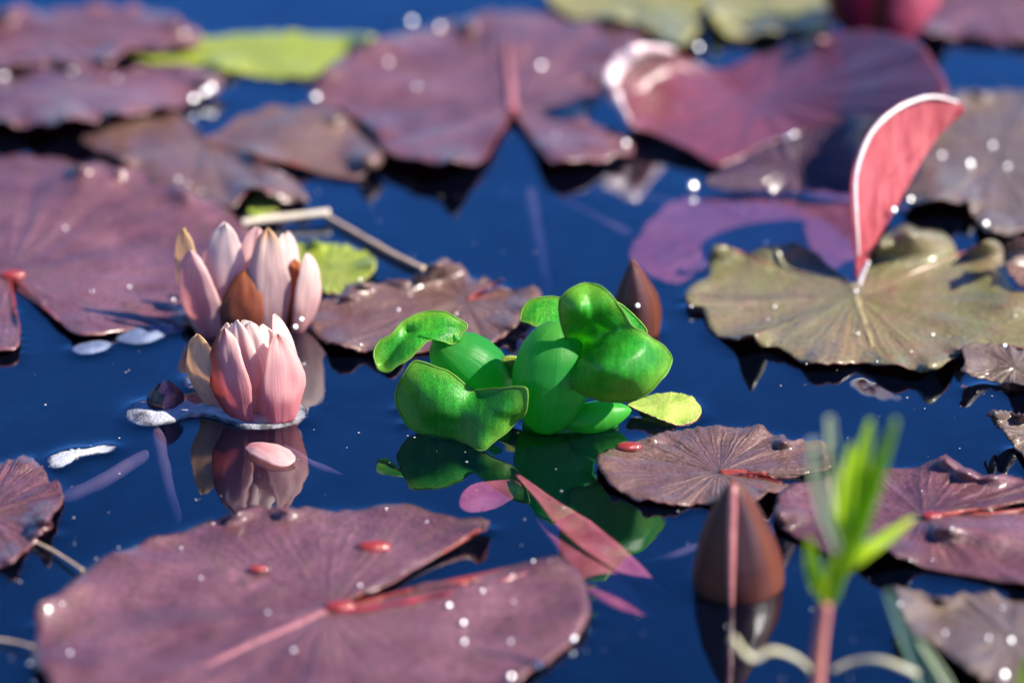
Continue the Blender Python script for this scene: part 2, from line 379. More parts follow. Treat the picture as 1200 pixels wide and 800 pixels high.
def build_water():
    """One sheet: a fine patch with a meniscus climbing everything that breaks the surface, and the pond beyond it."""
    x0, x1, y0, y1, st = -.30, .30, -.36, .56, .0017
    xs = np.arange(x0, x1+1e-9, st); ys = np.arange(y0, y1+1e-9, st); nx, ny = len(xs), len(ys)
    kd = kdtree.KDTree(len(WATERLINE))
    for i, p in enumerate(WATERLINE): kd.insert((p[0], p[1], 0), i)
    kd.balance()
    Z = np.zeros((ny, nx))
    for j in range(ny):
        for i in range(nx):
            d = kd.find((xs[i], ys[j], 0))[2]
            if d < .014: Z[j, i] = .00085*math.exp(-d/.0028)
    fade = np.minimum(1, np.minimum.outer(np.minimum(ys-y0, ys[-1]-ys), np.minimum(xs-x0, xs[-1]-xs))/.01); Z *= fade
    X, Y = np.meshgrid(xs, ys)
    V = np.stack([X.ravel(), Y.ravel(), Z.ravel()], 1)
    idx = np.arange(nx*ny).reshape(ny, nx)
    F = np.stack([idx[:-1,:-1].ravel(), idx[:-1,1:].ravel(), idx[1:,1:].ravel(), idx[1:,:-1].ravel()], 1)
    S = 60.; n = len(V)
    ring = np.array([(-S,-S,0),(S,-S,0),(S,S,0),(-S,S,0)], float)
    V = np.vstack([V, ring]); c = [idx[0,0], idx[0,-1], idx[-1,-1], idx[-1,0]]
    faces = F.tolist()
    faces += [list(idx[0,::-1])+[n, n+1], list(idx[::-1,-1])+[n+1, n+2], list(idx[-1,:])+[n+2, n+3], list(idx[:,0])+[n+3, n]]
    faces[-4] = [n, n+1]+list(idx[0,::-1]); faces[-3] = [n+1, n+2]+list(idx[::-1,-1]); faces[-2] = [n+2, n+3]+list(idx[-1,:]); faces[-1] = [n+3, n]+list(idx[:,0])
    tag(link('water', V, faces, 'water', origin=(0,0,0)), kind='structure')

# ------------------------------------------------------------------ lily pads
L1 = 'largest mauve pad in front, wet with drops, a red rolled margin along its slit'
p1 = pad(L1, [(383,711),(400,705),(433,694),(463,681),(483,667),(527,644),(575,617),(543,609),(503,602),(493,596),(467,590),(420,594),(380,596),(333,597),(300,594),(275,595),(266,602),(233,612),(203,621),(177,624),(147,644),(117,656),(97,669),(77,687),(63,702),(47,707),(40,724),(44,737),(37,754),(37,774),(50,790),(70,820),(120,860),(200,890),(300,905),(420,895),(520,868),(580,830),(605,800),(633,781),(655,764),(677,744),(690,727),(690,707),(683,677),(668,660),(653,651),(633,657),(597,672),(567,680),(500,692),(467,698),(420,706)],
     (383,713), False, 'mauve', bumps=[(47,707,.006,26),(90,735,-.002,40),(180,622,.004,24),(645,655,.005,34),(560,690,.003,50),(690,700,.002,30),(270,598,.004,16),(60,775,.004,22),(330,660,.0015,60)], base=.003, ripple=.0016, curls=4, seed=1)
c = curve([at(x,y,z) for x,y,z in [(392,717,.0035),(440,711,.004),(500,700,.0045),(550,690,.005),(598,677,.005),(640,660,.005)]], 6)
tag(tube('rolled_margin', c, [.0013*(.75+.5*noise.noise((i*.45,1.,2.)))*min(1, (i+1)/4, (len(c)-i)/6) for i in range(len(c))], 'redwet', p1, flat=.6), 'wet red rolled margin along the slit')
c = curve([at(x,y,z) for x,y,z in [(380,715,.0030),(330,738,.0030),(260,770,.0030),(180,812,.0028)]], 6)
tube('midrib', c, rads(.0022,.0006,len(c)), 'midrib', p1, flat=.25)

L2 = 'small purple pad cut by the left picture edge, below the foam scum'
pad(L2, [(0,541),(30,530),(45,537),(56,558),(70,572),(74,585),(64,598),(58,606),(62,617),(48,627),(35,641),(15,656),(0,662),(-50,672),(-95,620),(-85,560),(-40,545)], (-20,600), True, 'purple', bumps=[(35,540,.003,20),(50,612,.004,18),(20,635,-.001,20)], ripple=.0018, seed=2)
L3 = 'broad mauve pad behind the rear flower, red where its slit begins'
pad(L3, [(12,322),(30,343),(60,368),(95,396),(150,386),(205,381),(235,375),(270,350),(302,312),(303,275),(286,262),(255,241),(225,222),(185,205),(150,195),(100,190),(60,186),(0,183),(-80,190),(-160,220),(-210,270),(-200,330),(-140,380),(-60,412),(0,413),(23,406),(16,362)], (10,320), False, 'mauve', bumps=[(120,195,.004,50),(90,230,.003,60),(230,230,.004,40),(170,300,-.001,60)], base=.003, ripple=.0015, seed=3)
L4 = 'mauve pad in the top left corner'
pad(L4, [(-60,22),(0,12),(60,9),(150,7),(185,12),(215,27),(237,40),(225,52),(190,56),(150,60),(130,70),(90,76),(60,73),(0,80),(-80,70),(-110,45)], (60,42), True, 'mauve', bumps=[(20,50,-.001,40),(190,25,.004,40)], base=.004, ripple=.002, seed=4)
L5 = 'mauve pad with two blinding white drops, below the top left corner pad'
pad(L5, [(-60,87),(0,86),(80,81),(160,79),(230,79),(262,92),(256,105),(225,116),(200,128),(140,132),(80,143),(0,147),(-60,145),(-100,115)], (70,108), True, 'mauve', bumps=[(60,138,.006,60),(140,130,.006,50),(230,90,.002,30)], base=.004, ripple=.002, seed=5)
L6 = 'brown two lobed pad with a yellow centre, above the dry reed'
pad(L6, [(232,152),(220,140),(200,136),(150,142),(110,148),(93,160),(110,176),(140,190),(165,210),(190,228),(225,240),(252,246),(272,243),(290,226),(315,224),(335,236),(362,231),(350,213),(325,198),(300,188),(285,178),(310,186),(345,192),(385,203),(420,206),(436,196),(450,187),(440,168),(405,138),(370,126),(320,125),(285,134),(265,148),(245,160)], (240,167), False, 'brown', 'underolive', bumps=[(310,222,.009,34),(200,205,.004,40),(130,158,.002,30),(350,150,.004,60),(435,186,.005,22),(170,180,.003,40)], base=.003, ripple=.0015, seed=6)
L7 = 'large mauve pad at the top with a deep V slit open towards the blue water'
p7 = pad(L7, [(600,131),(588,150),(577,168),(562,189),(530,192),(495,189),(460,182),(445,176),(435,153),(400,133),(375,121),(364,101),(380,84),(405,66),(440,50),(490,33),(545,22),(605,17),(660,21),(705,28),(752,40),(755,52),(730,66),(705,85),(698,108),(686,136),(705,150),(725,158),(743,172),(735,180),(700,187),(665,191),(645,190),(632,172),(612,146)], (600,129), False, 'mauve', bumps=[(500,180,.006,60),(660,180,.005,50),(430,60,.003,60),(600,50,.004,30),(740,60,.004,40)], base=.004, ripple=.002, seed=7)
c = curve([at(x,y,z) for x,y,z in [(600,128,.0045),(599,100,.006),(596,70,.0075),(594,40,.008)]], 6)
tube('midrib', c, rads(.0026,.0006,len(c)), 'midrib', p7, flat=.22)
L8 = 'long lime green pad floating near the top left'
pad(L8, [(155,62),(200,50),(250,43),(300,38),(360,38),(410,39),(440,45),(427,58),(388,73),(372,90),(330,90),(295,87),(260,79),(200,76),(165,72)], (300,62), True, 'limepad', 'underlime', base=.002, curls=3, relief=.4, seed=8)
L9 = 'yellowish green pad at the top edge left of the other yellowish one'
pad(L9, [(640,-10),(700,-40),(780,-40),(822,-20),(826,15),(820,35),(800,53),(780,49),(755,31),(720,22),(690,20),(660,15)], (740,0), True, 'straw', 'underlime', bumps=[(790,40,.006,30)], base=.004, seed=9)
L10 = 'yellowish green pad at the top edge beside the pink flower'
pad(L10, [(828,-10),(900,-35),(980,-20),(974,20),(962,33),(900,39),(870,45),(845,36),(832,18)], (900,5), True, 'straw', 'underlime', base=.004, seed=10)
L11 = 'mauve pad in the top right corner behind the pink flower'
pad(L11, [(1072,10),(1100,-20),(1200,-40),(1280,0),(1270,40),(1200,48),(1140,43),(1090,38)], (1160,8), True, 'mauve', base=.004, seed=11)
L12 = 'big wine red pad with a white lit corner and a high dark rear rim'
pad(L12, [(713,97),(724,72),(750,57),(787,59),(815,72),(850,80),(905,60),(960,42),(1020,36),(1068,47),(1098,76),(1110,108),(1080,128),(1035,134),(985,138),(935,156),(900,170),(848,193),(815,178),(780,162),(745,151),(733,140),(722,118)], (890,118), True, 'wine', 'under',
    ctrl=[(713,97,.027),(724,72,.034),(745,58,.040),(787,60,.023),(760,85,.017),(735,110,.012),(850,85,.006),(905,62,.010),(960,42,.022),(1020,36,.034),(1070,48,.042),(1110,108,.040),(985,138,.014),(935,156,.007),(848,193,.004),(745,151,.010),(830,130,.007),(890,118,.006),(950,95,.014),(1020,90,.027),(790,110,.010)], ripple=.0008, curls=3, seed=12, line=False)
L13 = 'dark purple pad tilted into the shade below the wine red pad'  # dark colour stands in for the wine pad's shaded underside and its shadow
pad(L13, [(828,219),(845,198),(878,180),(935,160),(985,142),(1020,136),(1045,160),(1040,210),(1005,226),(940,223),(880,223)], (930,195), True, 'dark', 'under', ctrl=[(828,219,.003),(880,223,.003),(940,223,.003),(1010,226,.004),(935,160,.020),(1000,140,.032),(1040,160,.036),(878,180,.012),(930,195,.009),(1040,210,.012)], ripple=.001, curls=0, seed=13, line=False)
L14 = 'violet pad sunk just under the water beneath the dark one'
M['sunk'] = pad_mat('sunken violet pad', (.36,.08,.14), (.42,.12,.18), (.24,.06,.12), grain=.3, rough=.7, coat=0.)
pad(L14, [(738,292),(760,262),(785,238),(830,222),(900,218),(1000,225),(1020,265),(1000,315),(930,300),(850,300),(800,332),(765,326),(744,312)], (880,265), True, 'sunk', 'under', base=-.0035, ripple=.001, floor=None, curls=0, seed=14, line=False)
L15 = 'olive green pad with a wavy edge under the upright red leaf'
p15 = pad(L15, [(802,345),(812,330),(829,320),(829,303),(836,285),(846,285),(858,292),(872,297),(890,287),(918,282),(945,294),(972,311),(998,334),(1012,312),(1030,284),(1050,266),(1078,262),(1108,274),(1128,300),(1145,287),(1160,281),(1174,290),(1180,325),(1210,345),(1260,370),(1240,400),(1200,404),(1132,402),(1126,413),(1110,425),(1095,432),(1040,428),(1010,424),(990,428),(955,426),(920,412),(890,402),(883,393),(872,399),(858,398),(835,385),(822,362),(808,362)], (1003,346), True, 'olive', 'underolive',
    bumps=[(840,288,.009,24),(905,284,.009,40),(806,345,.003,14),(885,396,.006,18),(1065,275,.016,46),(1160,285,.010,26),(1112,425,-.001,16),(1128,405,.007,18),(1190,350,.006,40),(960,420,.0025,30),(1050,425,.003,30)], base=.003, ripple=.0014, jitter=1.2, seed=15)
c = curve([at(x,y,.0031) for x,y in [(1003,346),(1012,372),(1020,398),(1026,418)]], 6)
M['olivemid'] = plain('pale midrib', (.21,.18,.09), rough=.45, nscale=200.)
tube('midrib', c, rads(.0017,.0004,len(c)), 'olivemid', p15, flat=.1)
L16 = 'grey olive pad with a curled corner at the right edge beside the olive pad'
pad(L16, [(1127,409),(1140,402),(1200,410),(1260,415),(1270,440),(1240,456),(1200,453),(1165,446),(1128,438),(1130,424)], (1190,430), True, 'greybrown', 'under', ctrl=[(1127,409,.010),(1140,402,.010),(1200,410,.006),(1260,415,.004),(1128,438,.003),(1200,453,.002),(1190,430,.006)], jitter=.8, seed=16)
L17 = 'grey brown pad behind the upright red leaf'
pad(L17, [(1060,232),(1075,200),(1092,160),(1112,113),(1150,106),(1200,104),(1280,110),(1330,180),(1280,250),(1200,270),(1165,273),(1150,262),(1135,241),(1110,232),(1088,241),(1072,240)], (1170,185), True, 'greybrown', 'underolive', bumps=[(1110,225,.008,34),(1160,268,.004,20),(1085,236,.004,16)], base=.004, ripple=.001, seed=17)
L18 = 'curled dark pad scrap at the right edge above the olive pad'
pad(L18, [(1178,292),(1188,281),(1205,278),(1250,290),(1260,320),(1225,338),(1198,336),(1183,322)], (1212,308), True, 'brown', 'under', ctrl=[(1178,292,.016),(1205,278,.018),(1250,290,.012),(1198,336,.004),(1225,338,.004),(1212,308,.009)], jitter=.8, seed=18)
L19 = 'brown purple pad with a red bead touching the green floating plant'
pad(L19, [(845,552),(880,554),(915,555.5),(945,555),(967,551),(979,544),(978,530),(973,520),(950,514),(925,515),(915,507),(890,500),(860,497),(830,498),(800,501),(760,508),(730,523),(706,528),(698,540),(703,552),(720,568),(745,581),(765,583),(790,592),(820,588),(855,592),(880,588),(905,577),(922,572),(928,567),(905,563),(870,558)], (842,553), False, 'brown', 'under', bumps=[(715,565,.003,22),(760,583,.003,24),(900,505,.002,24),(850,500,.002,30)], base=.0024, ripple=.0013, jitter=1., seed=19)
L20 = 'purple pad with a rolled up rim just behind the bright green shoot'
pad(L20, [(1086,604),(1115,601),(1150,595),(1200,586),(1300,570),(1290,552),(1240,556),(1200,559),(1167,554),(1140,547),(1113,537),(1083,544),(1040,549),(1000,546),(965,560),(940,566),(915,571),(909,582),(907,602),(914,618),(950,637),(985,649),(1033,641),(1052,652),(1073,662),(1133,672),(1200,687),(1260,692),(1310,650),(1300,596),(1200,599),(1150,601.5),(1118,603.5)], (1083,605), False, 'purple', 'under', bumps=[(913,575,.006,22),(908,600,.004,14),(1120,540,.005,34),(1035,643,.007,30),(1110,618,.007,24),(1165,620,.006,40),(985,645,.003,16)], base=.0026, ripple=.0016, jitter=1.1, seed=20)
L21 = 'little grey pad poking in at the right edge with open water all round'
pad(L21, [(1157,488),(1166,484),(1200,486),(1260,490),(1265,525),(1215,538),(1195,530),(1180,512),(1170,500)], (1215,508), True, 'greybrown', 'under', bumps=[(1163,488,.007,14),(1180,505,.004,16)], jitter=.8, seed=21)
L22 = 'brown grey pad in the bottom right corner with its front edge folded up'
pad(L22, [(1047,688),(1062,691),(1100,694),(1200,700),(1300,720),(1330,800),(1240,850),(1190,815),(1165,797),(1135,781),(1100,760),(1082,747),(1067,738),(1054,710)], (1185,745), True, 'greybrown', 'under', ctrl=[(1047,688,.012),(1054,710,.012),(1082,747,.006),(1135,781,.010),(1165,797,.008),(1200,700,.003),(1100,694,.004),(1185,745,.006),(1300,720,.003),(1330,800,.004),(1240,850,.004),(1120,730,.006)], jitter=1., seed=22)
L23 = 'brown pad with a bright folded flap just behind the green floating plant'
pad(L23, [(548,350),(570,338),(592,323),(575,325),(558,327),(540,312),(518,302),(505,307),(492,321),(470,328),(440,330),(415,332),(395,345),(372,358),(364,378),(372,392),(385,399),(400,403),(420,410),(450,413),(520,409),(565,408),(590,395),(605,380),(616,362),(634,350),(628,338),(600,341),(572,346)], (545,351), False, 'brown', 'under', bumps=[(516,305,.013,26),(588,323,.005,16),(625,341,.004,22),(400,402,.005,24),(560,406,-.001,30),(430,335,.003,40)], base=.0028, ripple=.0016, jitter=1.3, seed=23)
L24 = 'round lime green pad just right of the rear flower'
pad(L24, [(338,288),(370,283),(400,287),(430,297),(441,312),(426,328),(397,341),(362,338),(337,322),(328,303)], (385,311), True, 'limepad', 'underlime', base=.002, jitter=.8, curls=2, relief=.4, seed=24)
L25 = 'pale lime oval leaf lying flat beside the green floating plant'
pad(L25, [(735,474),(748,466),(765,460),(790,459),(812,466),(822,480),(816,491),(796,496),(772,489),(750,481)], (780,477), True, 'limeflat', 'underlime', ctrl=[(735,474,.006),(765,460,.005),(812,466,.003),(822,480,.002),(796,496,.002),(780,477,.0045)], jitter=.4, curls=0, relief=.1, ripple=.0003, seed=25, name='floating_leaf', cat='leaf', group=None)
L26 = 'sliver of lime leaf under the shaded brown arch of the two lobed pad'
pad(L26, [(290,236),(305,228),(322,232),(326,244),(312,254),(294,250)], (308,241), True, 'limeflat', 'underlime', base=.002, jitter=.3, curls=0, seed=26, name='floating_leaf', cat='leaf', group=None, m=60)

# ------------------------------------------------------------------ leaves that stand up, cut along a traced outline
def standing(name, outline, C, Y0, ctrl, mats, parent=None, thick=.0008, jitter=.5, m=120, K=20, smoothn=.0004, rimonly=False, creases=()):
    f = tps(ctrl)
    def place(px, py, s, t):
        dz = 0.
        for x0, y0, x1, y1, dep, wd in creases:
            tt = min(1, max(0, ((px-x0)*(x1-x0)+(py-y0)*(y1-y0))/((x1-x0)**2+(y1-y0)**2)))
            dz += dep*math.exp(-(math.hypot(px-x0-tt*(x1-x0), py-y0-tt*(y1-y0))/wd)**1.5)*(1-.6*tt)
        p = atY(px, py, Y0+f(px, py)+dz)
        nz = noise.noise((p.x*120, p.y*120, p.z*120))*smoothn
        return p+Vector((0, nz*1.5, nz))
    v, fc, uv, rim = blade(name, outline, C, True, place, m=m, K=K, jitter=jitter)
    fc = orient(v, fc, CAM-v[0])
    o = link(name, v, fc, mats, parent, uvs=uv, thick=thick, origin=None if parent is not None else v[0])
    if rimonly:
        o.modifiers['thickness'].material_offset = 0
        tube('leaf_rim', rim+rim[:1], [.0004+.0001*noise.noise((q*.4, v[0].x*99, 1)) for q in range(len(rim)+1)], 'hyrim', o, sides=6, cap=False)
    return o

# upright red leaf
M['paintedsheen'] = plain('painted sheen strip', (.62,.44,.46), rough=.3, coat=.6, nscale=200., c2=(.78,.66,.68))  # pale strip painted in for the sun sheen on the wine pad's corner
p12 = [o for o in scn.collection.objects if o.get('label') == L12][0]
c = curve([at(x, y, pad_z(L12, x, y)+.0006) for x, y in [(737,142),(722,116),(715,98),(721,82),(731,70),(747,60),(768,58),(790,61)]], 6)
tube('painted_sheen', c, [.0048*math.sin(math.pi*min(1, .08+.86*i/(len(c)-1)))**.8*(1+.3*noise.noise((i*.4, 7., 2.))) for i in range(len(c))], 'paintedsheen', p12, flat=.55)
M['redleaf'] = petal_mat('red upright leaf', [(0,(.42,.05,.06)),(.5,(.55,.10,.11)),(1,(.50,.09,.09))], tcol=(.95,.16,.15), trans=.5, streak=.35)
M['redstreak'] = leaf_mat('red leaf skin', [(.32,(.26,.03,.045)),(.5,(.52,.11,.14)),(.7,(.64,.22,.24))], trans=.45, tcol=(.85,.19,.21), nscale=75., grain=.25, rough=.45, stretch=((0, R(35), 0), (4.2, 1, .55)))
M['whiterim'] = plain('pale thick rim', (.72,.62,.62), rough=.3, coat=.4, nscale=400., c2=(.82,.74,.74))
ry = at(1006, 338).y
UL = 'upright red leaf with a white rolled rim rising from the olive pad'
RLEAN = .034
up = standing('young_lily_leaf', [(1131,129),(1120,118),(1099,112),(1078,114),(1047,127),(1020,151),(1005,182),(998,214),(999,250),(1002,282),(1004,305),(1003,326),(1006,340),(1010,326),(1018,304),(1031,277),(1052,240),(1078,193),(1099,161),(1120,138)], (1032,215), ry,
     [(x, y, d+(338-y)/220*RLEAN) for x, y, d in [(1131,129,.030),(1099,112,.022),(1047,127,.008),(1005,182,-.002),(998,214,-.004),(1002,282,-.002),(1006,340,0.),(1031,277,.008),(1052,240,.013),(1099,161,.028),(1040,200,.010)]], ['redstreak','redstreak'], m=140)
tag(up, UL, 'leaf')
rim = [(1122,120,.029),(1099,114,.022),(1078,116,.015),(1049,129,.007),(1023,153,.001),(1008,184,-.003),(1002,214,-.005),(1003,250,-.005),(1005,280,-.003),(1006,300,-.001)]
c = curve([atY(x, y, ry+d-.0012+(338-y)/220*RLEAN) for x, y, d in rim], 6)
tube('rolled_rim', c, [.0004+.0007*math.sin(math.pi*min(1, .10+i/(len(c)-1)*.88))*(1+.5*noise.noise((i*.5, 3., 1.))) for i in range(len(c))], 'whiterim', up)
c = curve([atY(x, y, ry+.001-.001*i) for i, (x, y) in enumerate([(1018,306),(1012,318),(1007,330),(1004,343)])], 5)
tube('petiole', c, rads(.0009,.0017,len(c)), 'whiterim', up)

# ------------------------------------------------------------------ flowers
PROF = np.array([(0,.58),(.2,.84),(.4,1.),(.55,.97),(.7,.82),(.82,.65),(.91,.46),(.97,.24),(1,.04)])
def petal_mesh(base, tip, width, out, bulge=.0, cup=.28, tipcurl=0., nu=12, nv=22, prof=PROF, side=0.):
    base, tip, out = Vector(base), Vector(tip), Vector(out).normalized()
    wk = min(1., width/.02)**2; ctrl = (base+tip)/2+out*bulge; verts = []; uvs = []
    for j in range(nv+1):
        t = j/nv
        p = base*(1-t)**2+ctrl*2*t*(1-t)+tip*t*t+out*tipcurl*max(0, t-.7)**2*10
        T = ((ctrl-base)*(1-t)+(tip-ctrl)*t).normalized()
        Nn = (out-T*out.dot(T)).normalized(); B = T.cross(Nn)
        w_ = width*np.interp(t, prof[:, 0], prof[:, 1])/2
        for i in range(nu+1):
            u = i/nu*2-1
            q = p+B*u*w_-Nn*cup*w_*1.35*(u*u)*(1.-.45*t)+Nn*side*u*w_
            q = q+Nn*(noise.noise((u*2+base.x*400, t*4, tip.z*300))*.0013*wk+.00022*wk*math.cos(u*11)*t*(1.1-t)*4-.0005*wk*math.exp(-(u/.16)**2)*t)
            q = q+B*noise.noise((t*5, base.x*900, tip.x*500))*.0008*t*wk
            verts.append(q); uvs.append((i/nu, t))
    faces = []; r = nu+1
    for j in range(nv):
        for i in range(nu): faces.append((j*r+i, j*r+i+1, (j+1)*r+i+1, (j+1)*r+i))
    return verts, orient(verts, faces, out), uvs
def petal(parent, Y, base, tip, wpx, az, mat, bulge=.004, cup=.28, name='petal', under=None, label=None, tilt=.15, **k):
    """base and tip: (px, py, depth offset); az: degrees, 0 faces the camera, 90 faces right."""
    b = atY(base[0], base[1], Y+base[2]); t = atY(tip[0], tip[1], Y+tip[2])
    out = Vector((math.sin(R(az)), -math.cos(R(az)), tilt)); sc = (atY(601, 400, Y)-atY(600, 400, Y)).length
    v, f, u = petal_mesh(b, t, wpx*sc, out, bulge, cup, **k)
    o = link(name, v, f, [mat, under] if under else mat, parent, uvs=u, thick=.0006)
    if label: o['label'] = label
    return o
PINK = [(0,(.80,.24,.32)),(.35,(.88,.45,.48)),(.7,(.92,.64,.62)),(1,(.94,.78,.74))]
M['pinkpetal'] = petal_mat('pink petal', PINK, across=((.90,.68,.68),(.90,.68,.68)))
M['palepetal'] = petal_mat('pale petal', [(0,(.82,.40,.45)),(.3,(.90,.63,.64)),(.7,(.93,.77,.74)),(1,(.94,.84,.78))], tcol=(1,.72,.68))
M['creampetal'] = petal_mat('cream petal', [(0,(.74,.40,.38)),(.4,(.88,.64,.54)),(.75,(.90,.70,.50)),(1,(.86,.60,.30))], across=((.88,.66,.44),None), tcol=(1,.75,.5))
M['brownedge'] = petal_mat('pink sepal with brown edge', PINK, across=((.30,.09,.04),None), tcol=(.9,.35,.32))
M['brownedger'] = petal_mat('pale sepal', [(0,(.84,.28,.36)),(.4,(.88,.50,.53)),(.8,(.88,.62,.60)),(1,(.80,.52,.48))], tcol=(.9,.5,.5))
M['brownsepal'] = petal_mat('brown sepal', [(0,(.10,.025,.015)),(.4,(.17,.04,.02)),(.8,(.28,.07,.025)),(1,(.38,.12,.04))], tcol=(.6,.13,.03), trans=.25)
M['greypetal'] = petal_mat('greyed petal', [(0,(.76,.42,.50)),(.5,(.84,.66,.67)),(.85,(.84,.68,.60)),(1,(.78,.50,.25))], tcol=(.9,.7,.7), streak=.4)
M['stamen'] = plain('yellow stamens', (.75,.45,.06), rough=.5, trans=.2)

def flower(label, cx, cy, rpx): 
    o = empty('water_lily_flower', at(cx, cy, 0)); tag(o, label, 'flower', 'pink water lily flowers')
    for k in range(40): a = 6.283*k/40; p = at(cx, cy); r = rpx*mm(cy); WATERLINE.append((p.x+r*math.cos(a), p.y+r*math.sin(a)))
    return o, at(cx, cy).y
f1, Y = flower('small pink water lily half open in a ring of foam beside a tiny bud', 298, 481, 50)
petal(f1, Y, (285,478,.014), (272,379,.012), 56, 180, 'palepetal', bulge=.004)
petal(f1, Y, (318,478,.014), (308,380,.014), 56, 165, 'palepetal', bulge=.004)
petal(f1, Y, (278,482,.004), (266,379,.004), 52, -50, 'palepetal', bulge=.006, cup=.22)
petal(f1, Y, (316,482,.008), (286,375,.005), 56, 25, 'palepetal', bulge=.007, cup=.26)
petal(f1, Y, (340,490,.002), (322,368,.003), 48, 58, 'palepetal', bulge=.010, cup=.26)
petal(f1, Y, (320,486,-.003), (306,381,-.001), 50, 14, 'palepetal', bulge=.007, cup=.24)
petal(f1, Y, (306,490,-.009), (292,377,-.005), 54, -2, 'palepetal', bulge=.008, cup=.24)
petal(f1, Y, (294,489,-.008), (277,375,-.006), 50, -16, 'palepetal', bulge=.008, cup=.24)
petal(f1, Y, (253,478,-.004), (231,392,-.004), 50, -30, 'creampetal', bulge=.007, cup=.16, label='loose cream petal leaning outward')
petal(f1, Y, (281,496,-.013), (264,385,-.009), 58, -30, 'brownedge', bulge=.011, cup=.26, label='pink sepal with a brown edge')
petal(f1, Y, (333,498,-.014), (326,391,-.010), 54, 26, 'brownedger', bulge=.011, cup=.26)
# core
def core(parent, cx, cy, Y, hpx, rpx, mat):
    b = atY(cx, cy, Y); s = (atY(601,400,Y)-atY(600,400,Y)).length
    n = 14; c = [b+Vector((0,0,hpx*s*i/n-.004)) for i in range(n+1)]
    return tube('stamens', c, [rpx*s*(.9+.1*math.sin(i*2.2))*(1-.55*(i/n)**3) for i in range(n+1)], mat, parent, sides=24)
core(f1, 300, 478, Y+.004, 60, 26, 'stamen')

f2, Y = flower('taller pink water lily with spread petals behind the foam ringed one', 288, 384, 62)
petal(f2, Y, (290,380,.016), (278,284,.018), 48, 175, 'palepetal', bulge=.004)
petal(f2, Y, (320,380,.016), (322,278,.018), 48, 165, 'palepetal', bulge=.004)
petal(f2, Y, (334,378,.012), (337,272,.012), 43, 50, 'palepetal', bulge=.006, cup=.2)
petal(f2, Y, (262,384,.010), (245,290,.012), 46, -40, 'pinkpetal', bulge=.006, cup=.2)
petal(f2, Y, (284,384,.004), (301,267,.004), 50, 8, 'pinkpetal', bulge=.006, cup=.2)
petal(f2, Y, (238,392,.000), (215,268,-.001), 46, -40, 'creampetal', bulge=.008, cup=.2, label='outer petal orange at the tip')
petal(f2, Y, (246,399,-.010), (223,293,-.008), 52, -24, 'pinkpetal', bulge=.008, cup=.24)
petal(f2, Y, (262,398,-.004), (264,261,-.004), 57, -5, 'palepetal', bulge=.007, cup=.24)
petal(f2, Y, (330,396,-.003), (333,274,-.002), 45, 30, 'palepetal', bulge=.007, cup=.2)
petal(f2, Y, (315,399,-.010), (314,267,-.008), 52, 6, 'greypetal', bulge=.008, cup=.24)
petal(f2, Y, (346,394,-.002), (345,304,-.004), 36, 30, 'brownsepal', bulge=.006, cup=.24, label='narrow brown sepal')
petal(f2, Y, (352,392,-.004), (361,297,-.008), 38, 38, 'palepetal', bulge=.009, cup=.2)
petal(f2, Y, (278,404,-.016), (291,315,-.010), 52, -5, 'brownsepal', bulge=.008, cup=.24, name='sepal', label='dark brown pointed sepal')
core(f2, 292, 382, Y+.006, 60, 30, 'stamen')

f3, Y = flower('deep pink flower cut off by the top edge', 1030, 42, 40)
M['deeppink'] = petal_mat('deep pink petal', [(0,(.62,.10,.20)),(.5,(.78,.22,.34)),(1,(.84,.45,.52))], tcol=(1,.3,.42))
M['winepetal'] = petal_mat('wine petal', [(0,(.30,.02,.06)),(.5,(.42,.04,.12)),(1,(.5,.1,.18))], tcol=(.9,.1,.25))
petal(f3, Y, (1000,46,-.006), (968,-60,-.006), 46, -40, 'brownsepal', bulge=.008)
petal(f3, Y, (1012,46,-.012), (1005,-70,-.012), 52, -10, 'winepetal', bulge=.008)
petal(f3, Y, (1058,52,-.016), (1086,-60,-.018), 66, 28, 'deeppink', bulge=.012)
petal(f3, Y, (1046,40,.004), (1060,-70,.006), 60, 120, 'deeppink', bulge=.008)
petal(f3, Y, (1010,38,.006), (990,-70,.006), 60, 200, 'deeppink', bulge=.008)
petal(f3, Y, (1034,48,-.014), (1040,-50,-.012), 30, 5, 'brownsepal', bulge=.006, name='sepal')

# fallen petal lying on the water in front of the front flower
b = at(290, 520, .002); t = at(344, 533, .006)
v, f, u = petal_mesh(b, at(342, 542, .002), 34*mm(530), (0.1,-.25,1), .004, .16, prof=np.array([(0,.35),(.2,.8),(.45,1.),(.75,1.),(.93,.7),(1,.3)]))
fp = link('fallen_petal', v, f, 'pinkpetal', uvs=u, thick=.0006); tag(fp, 'fallen pink petal lying on the water below the foam ring', 'petal')

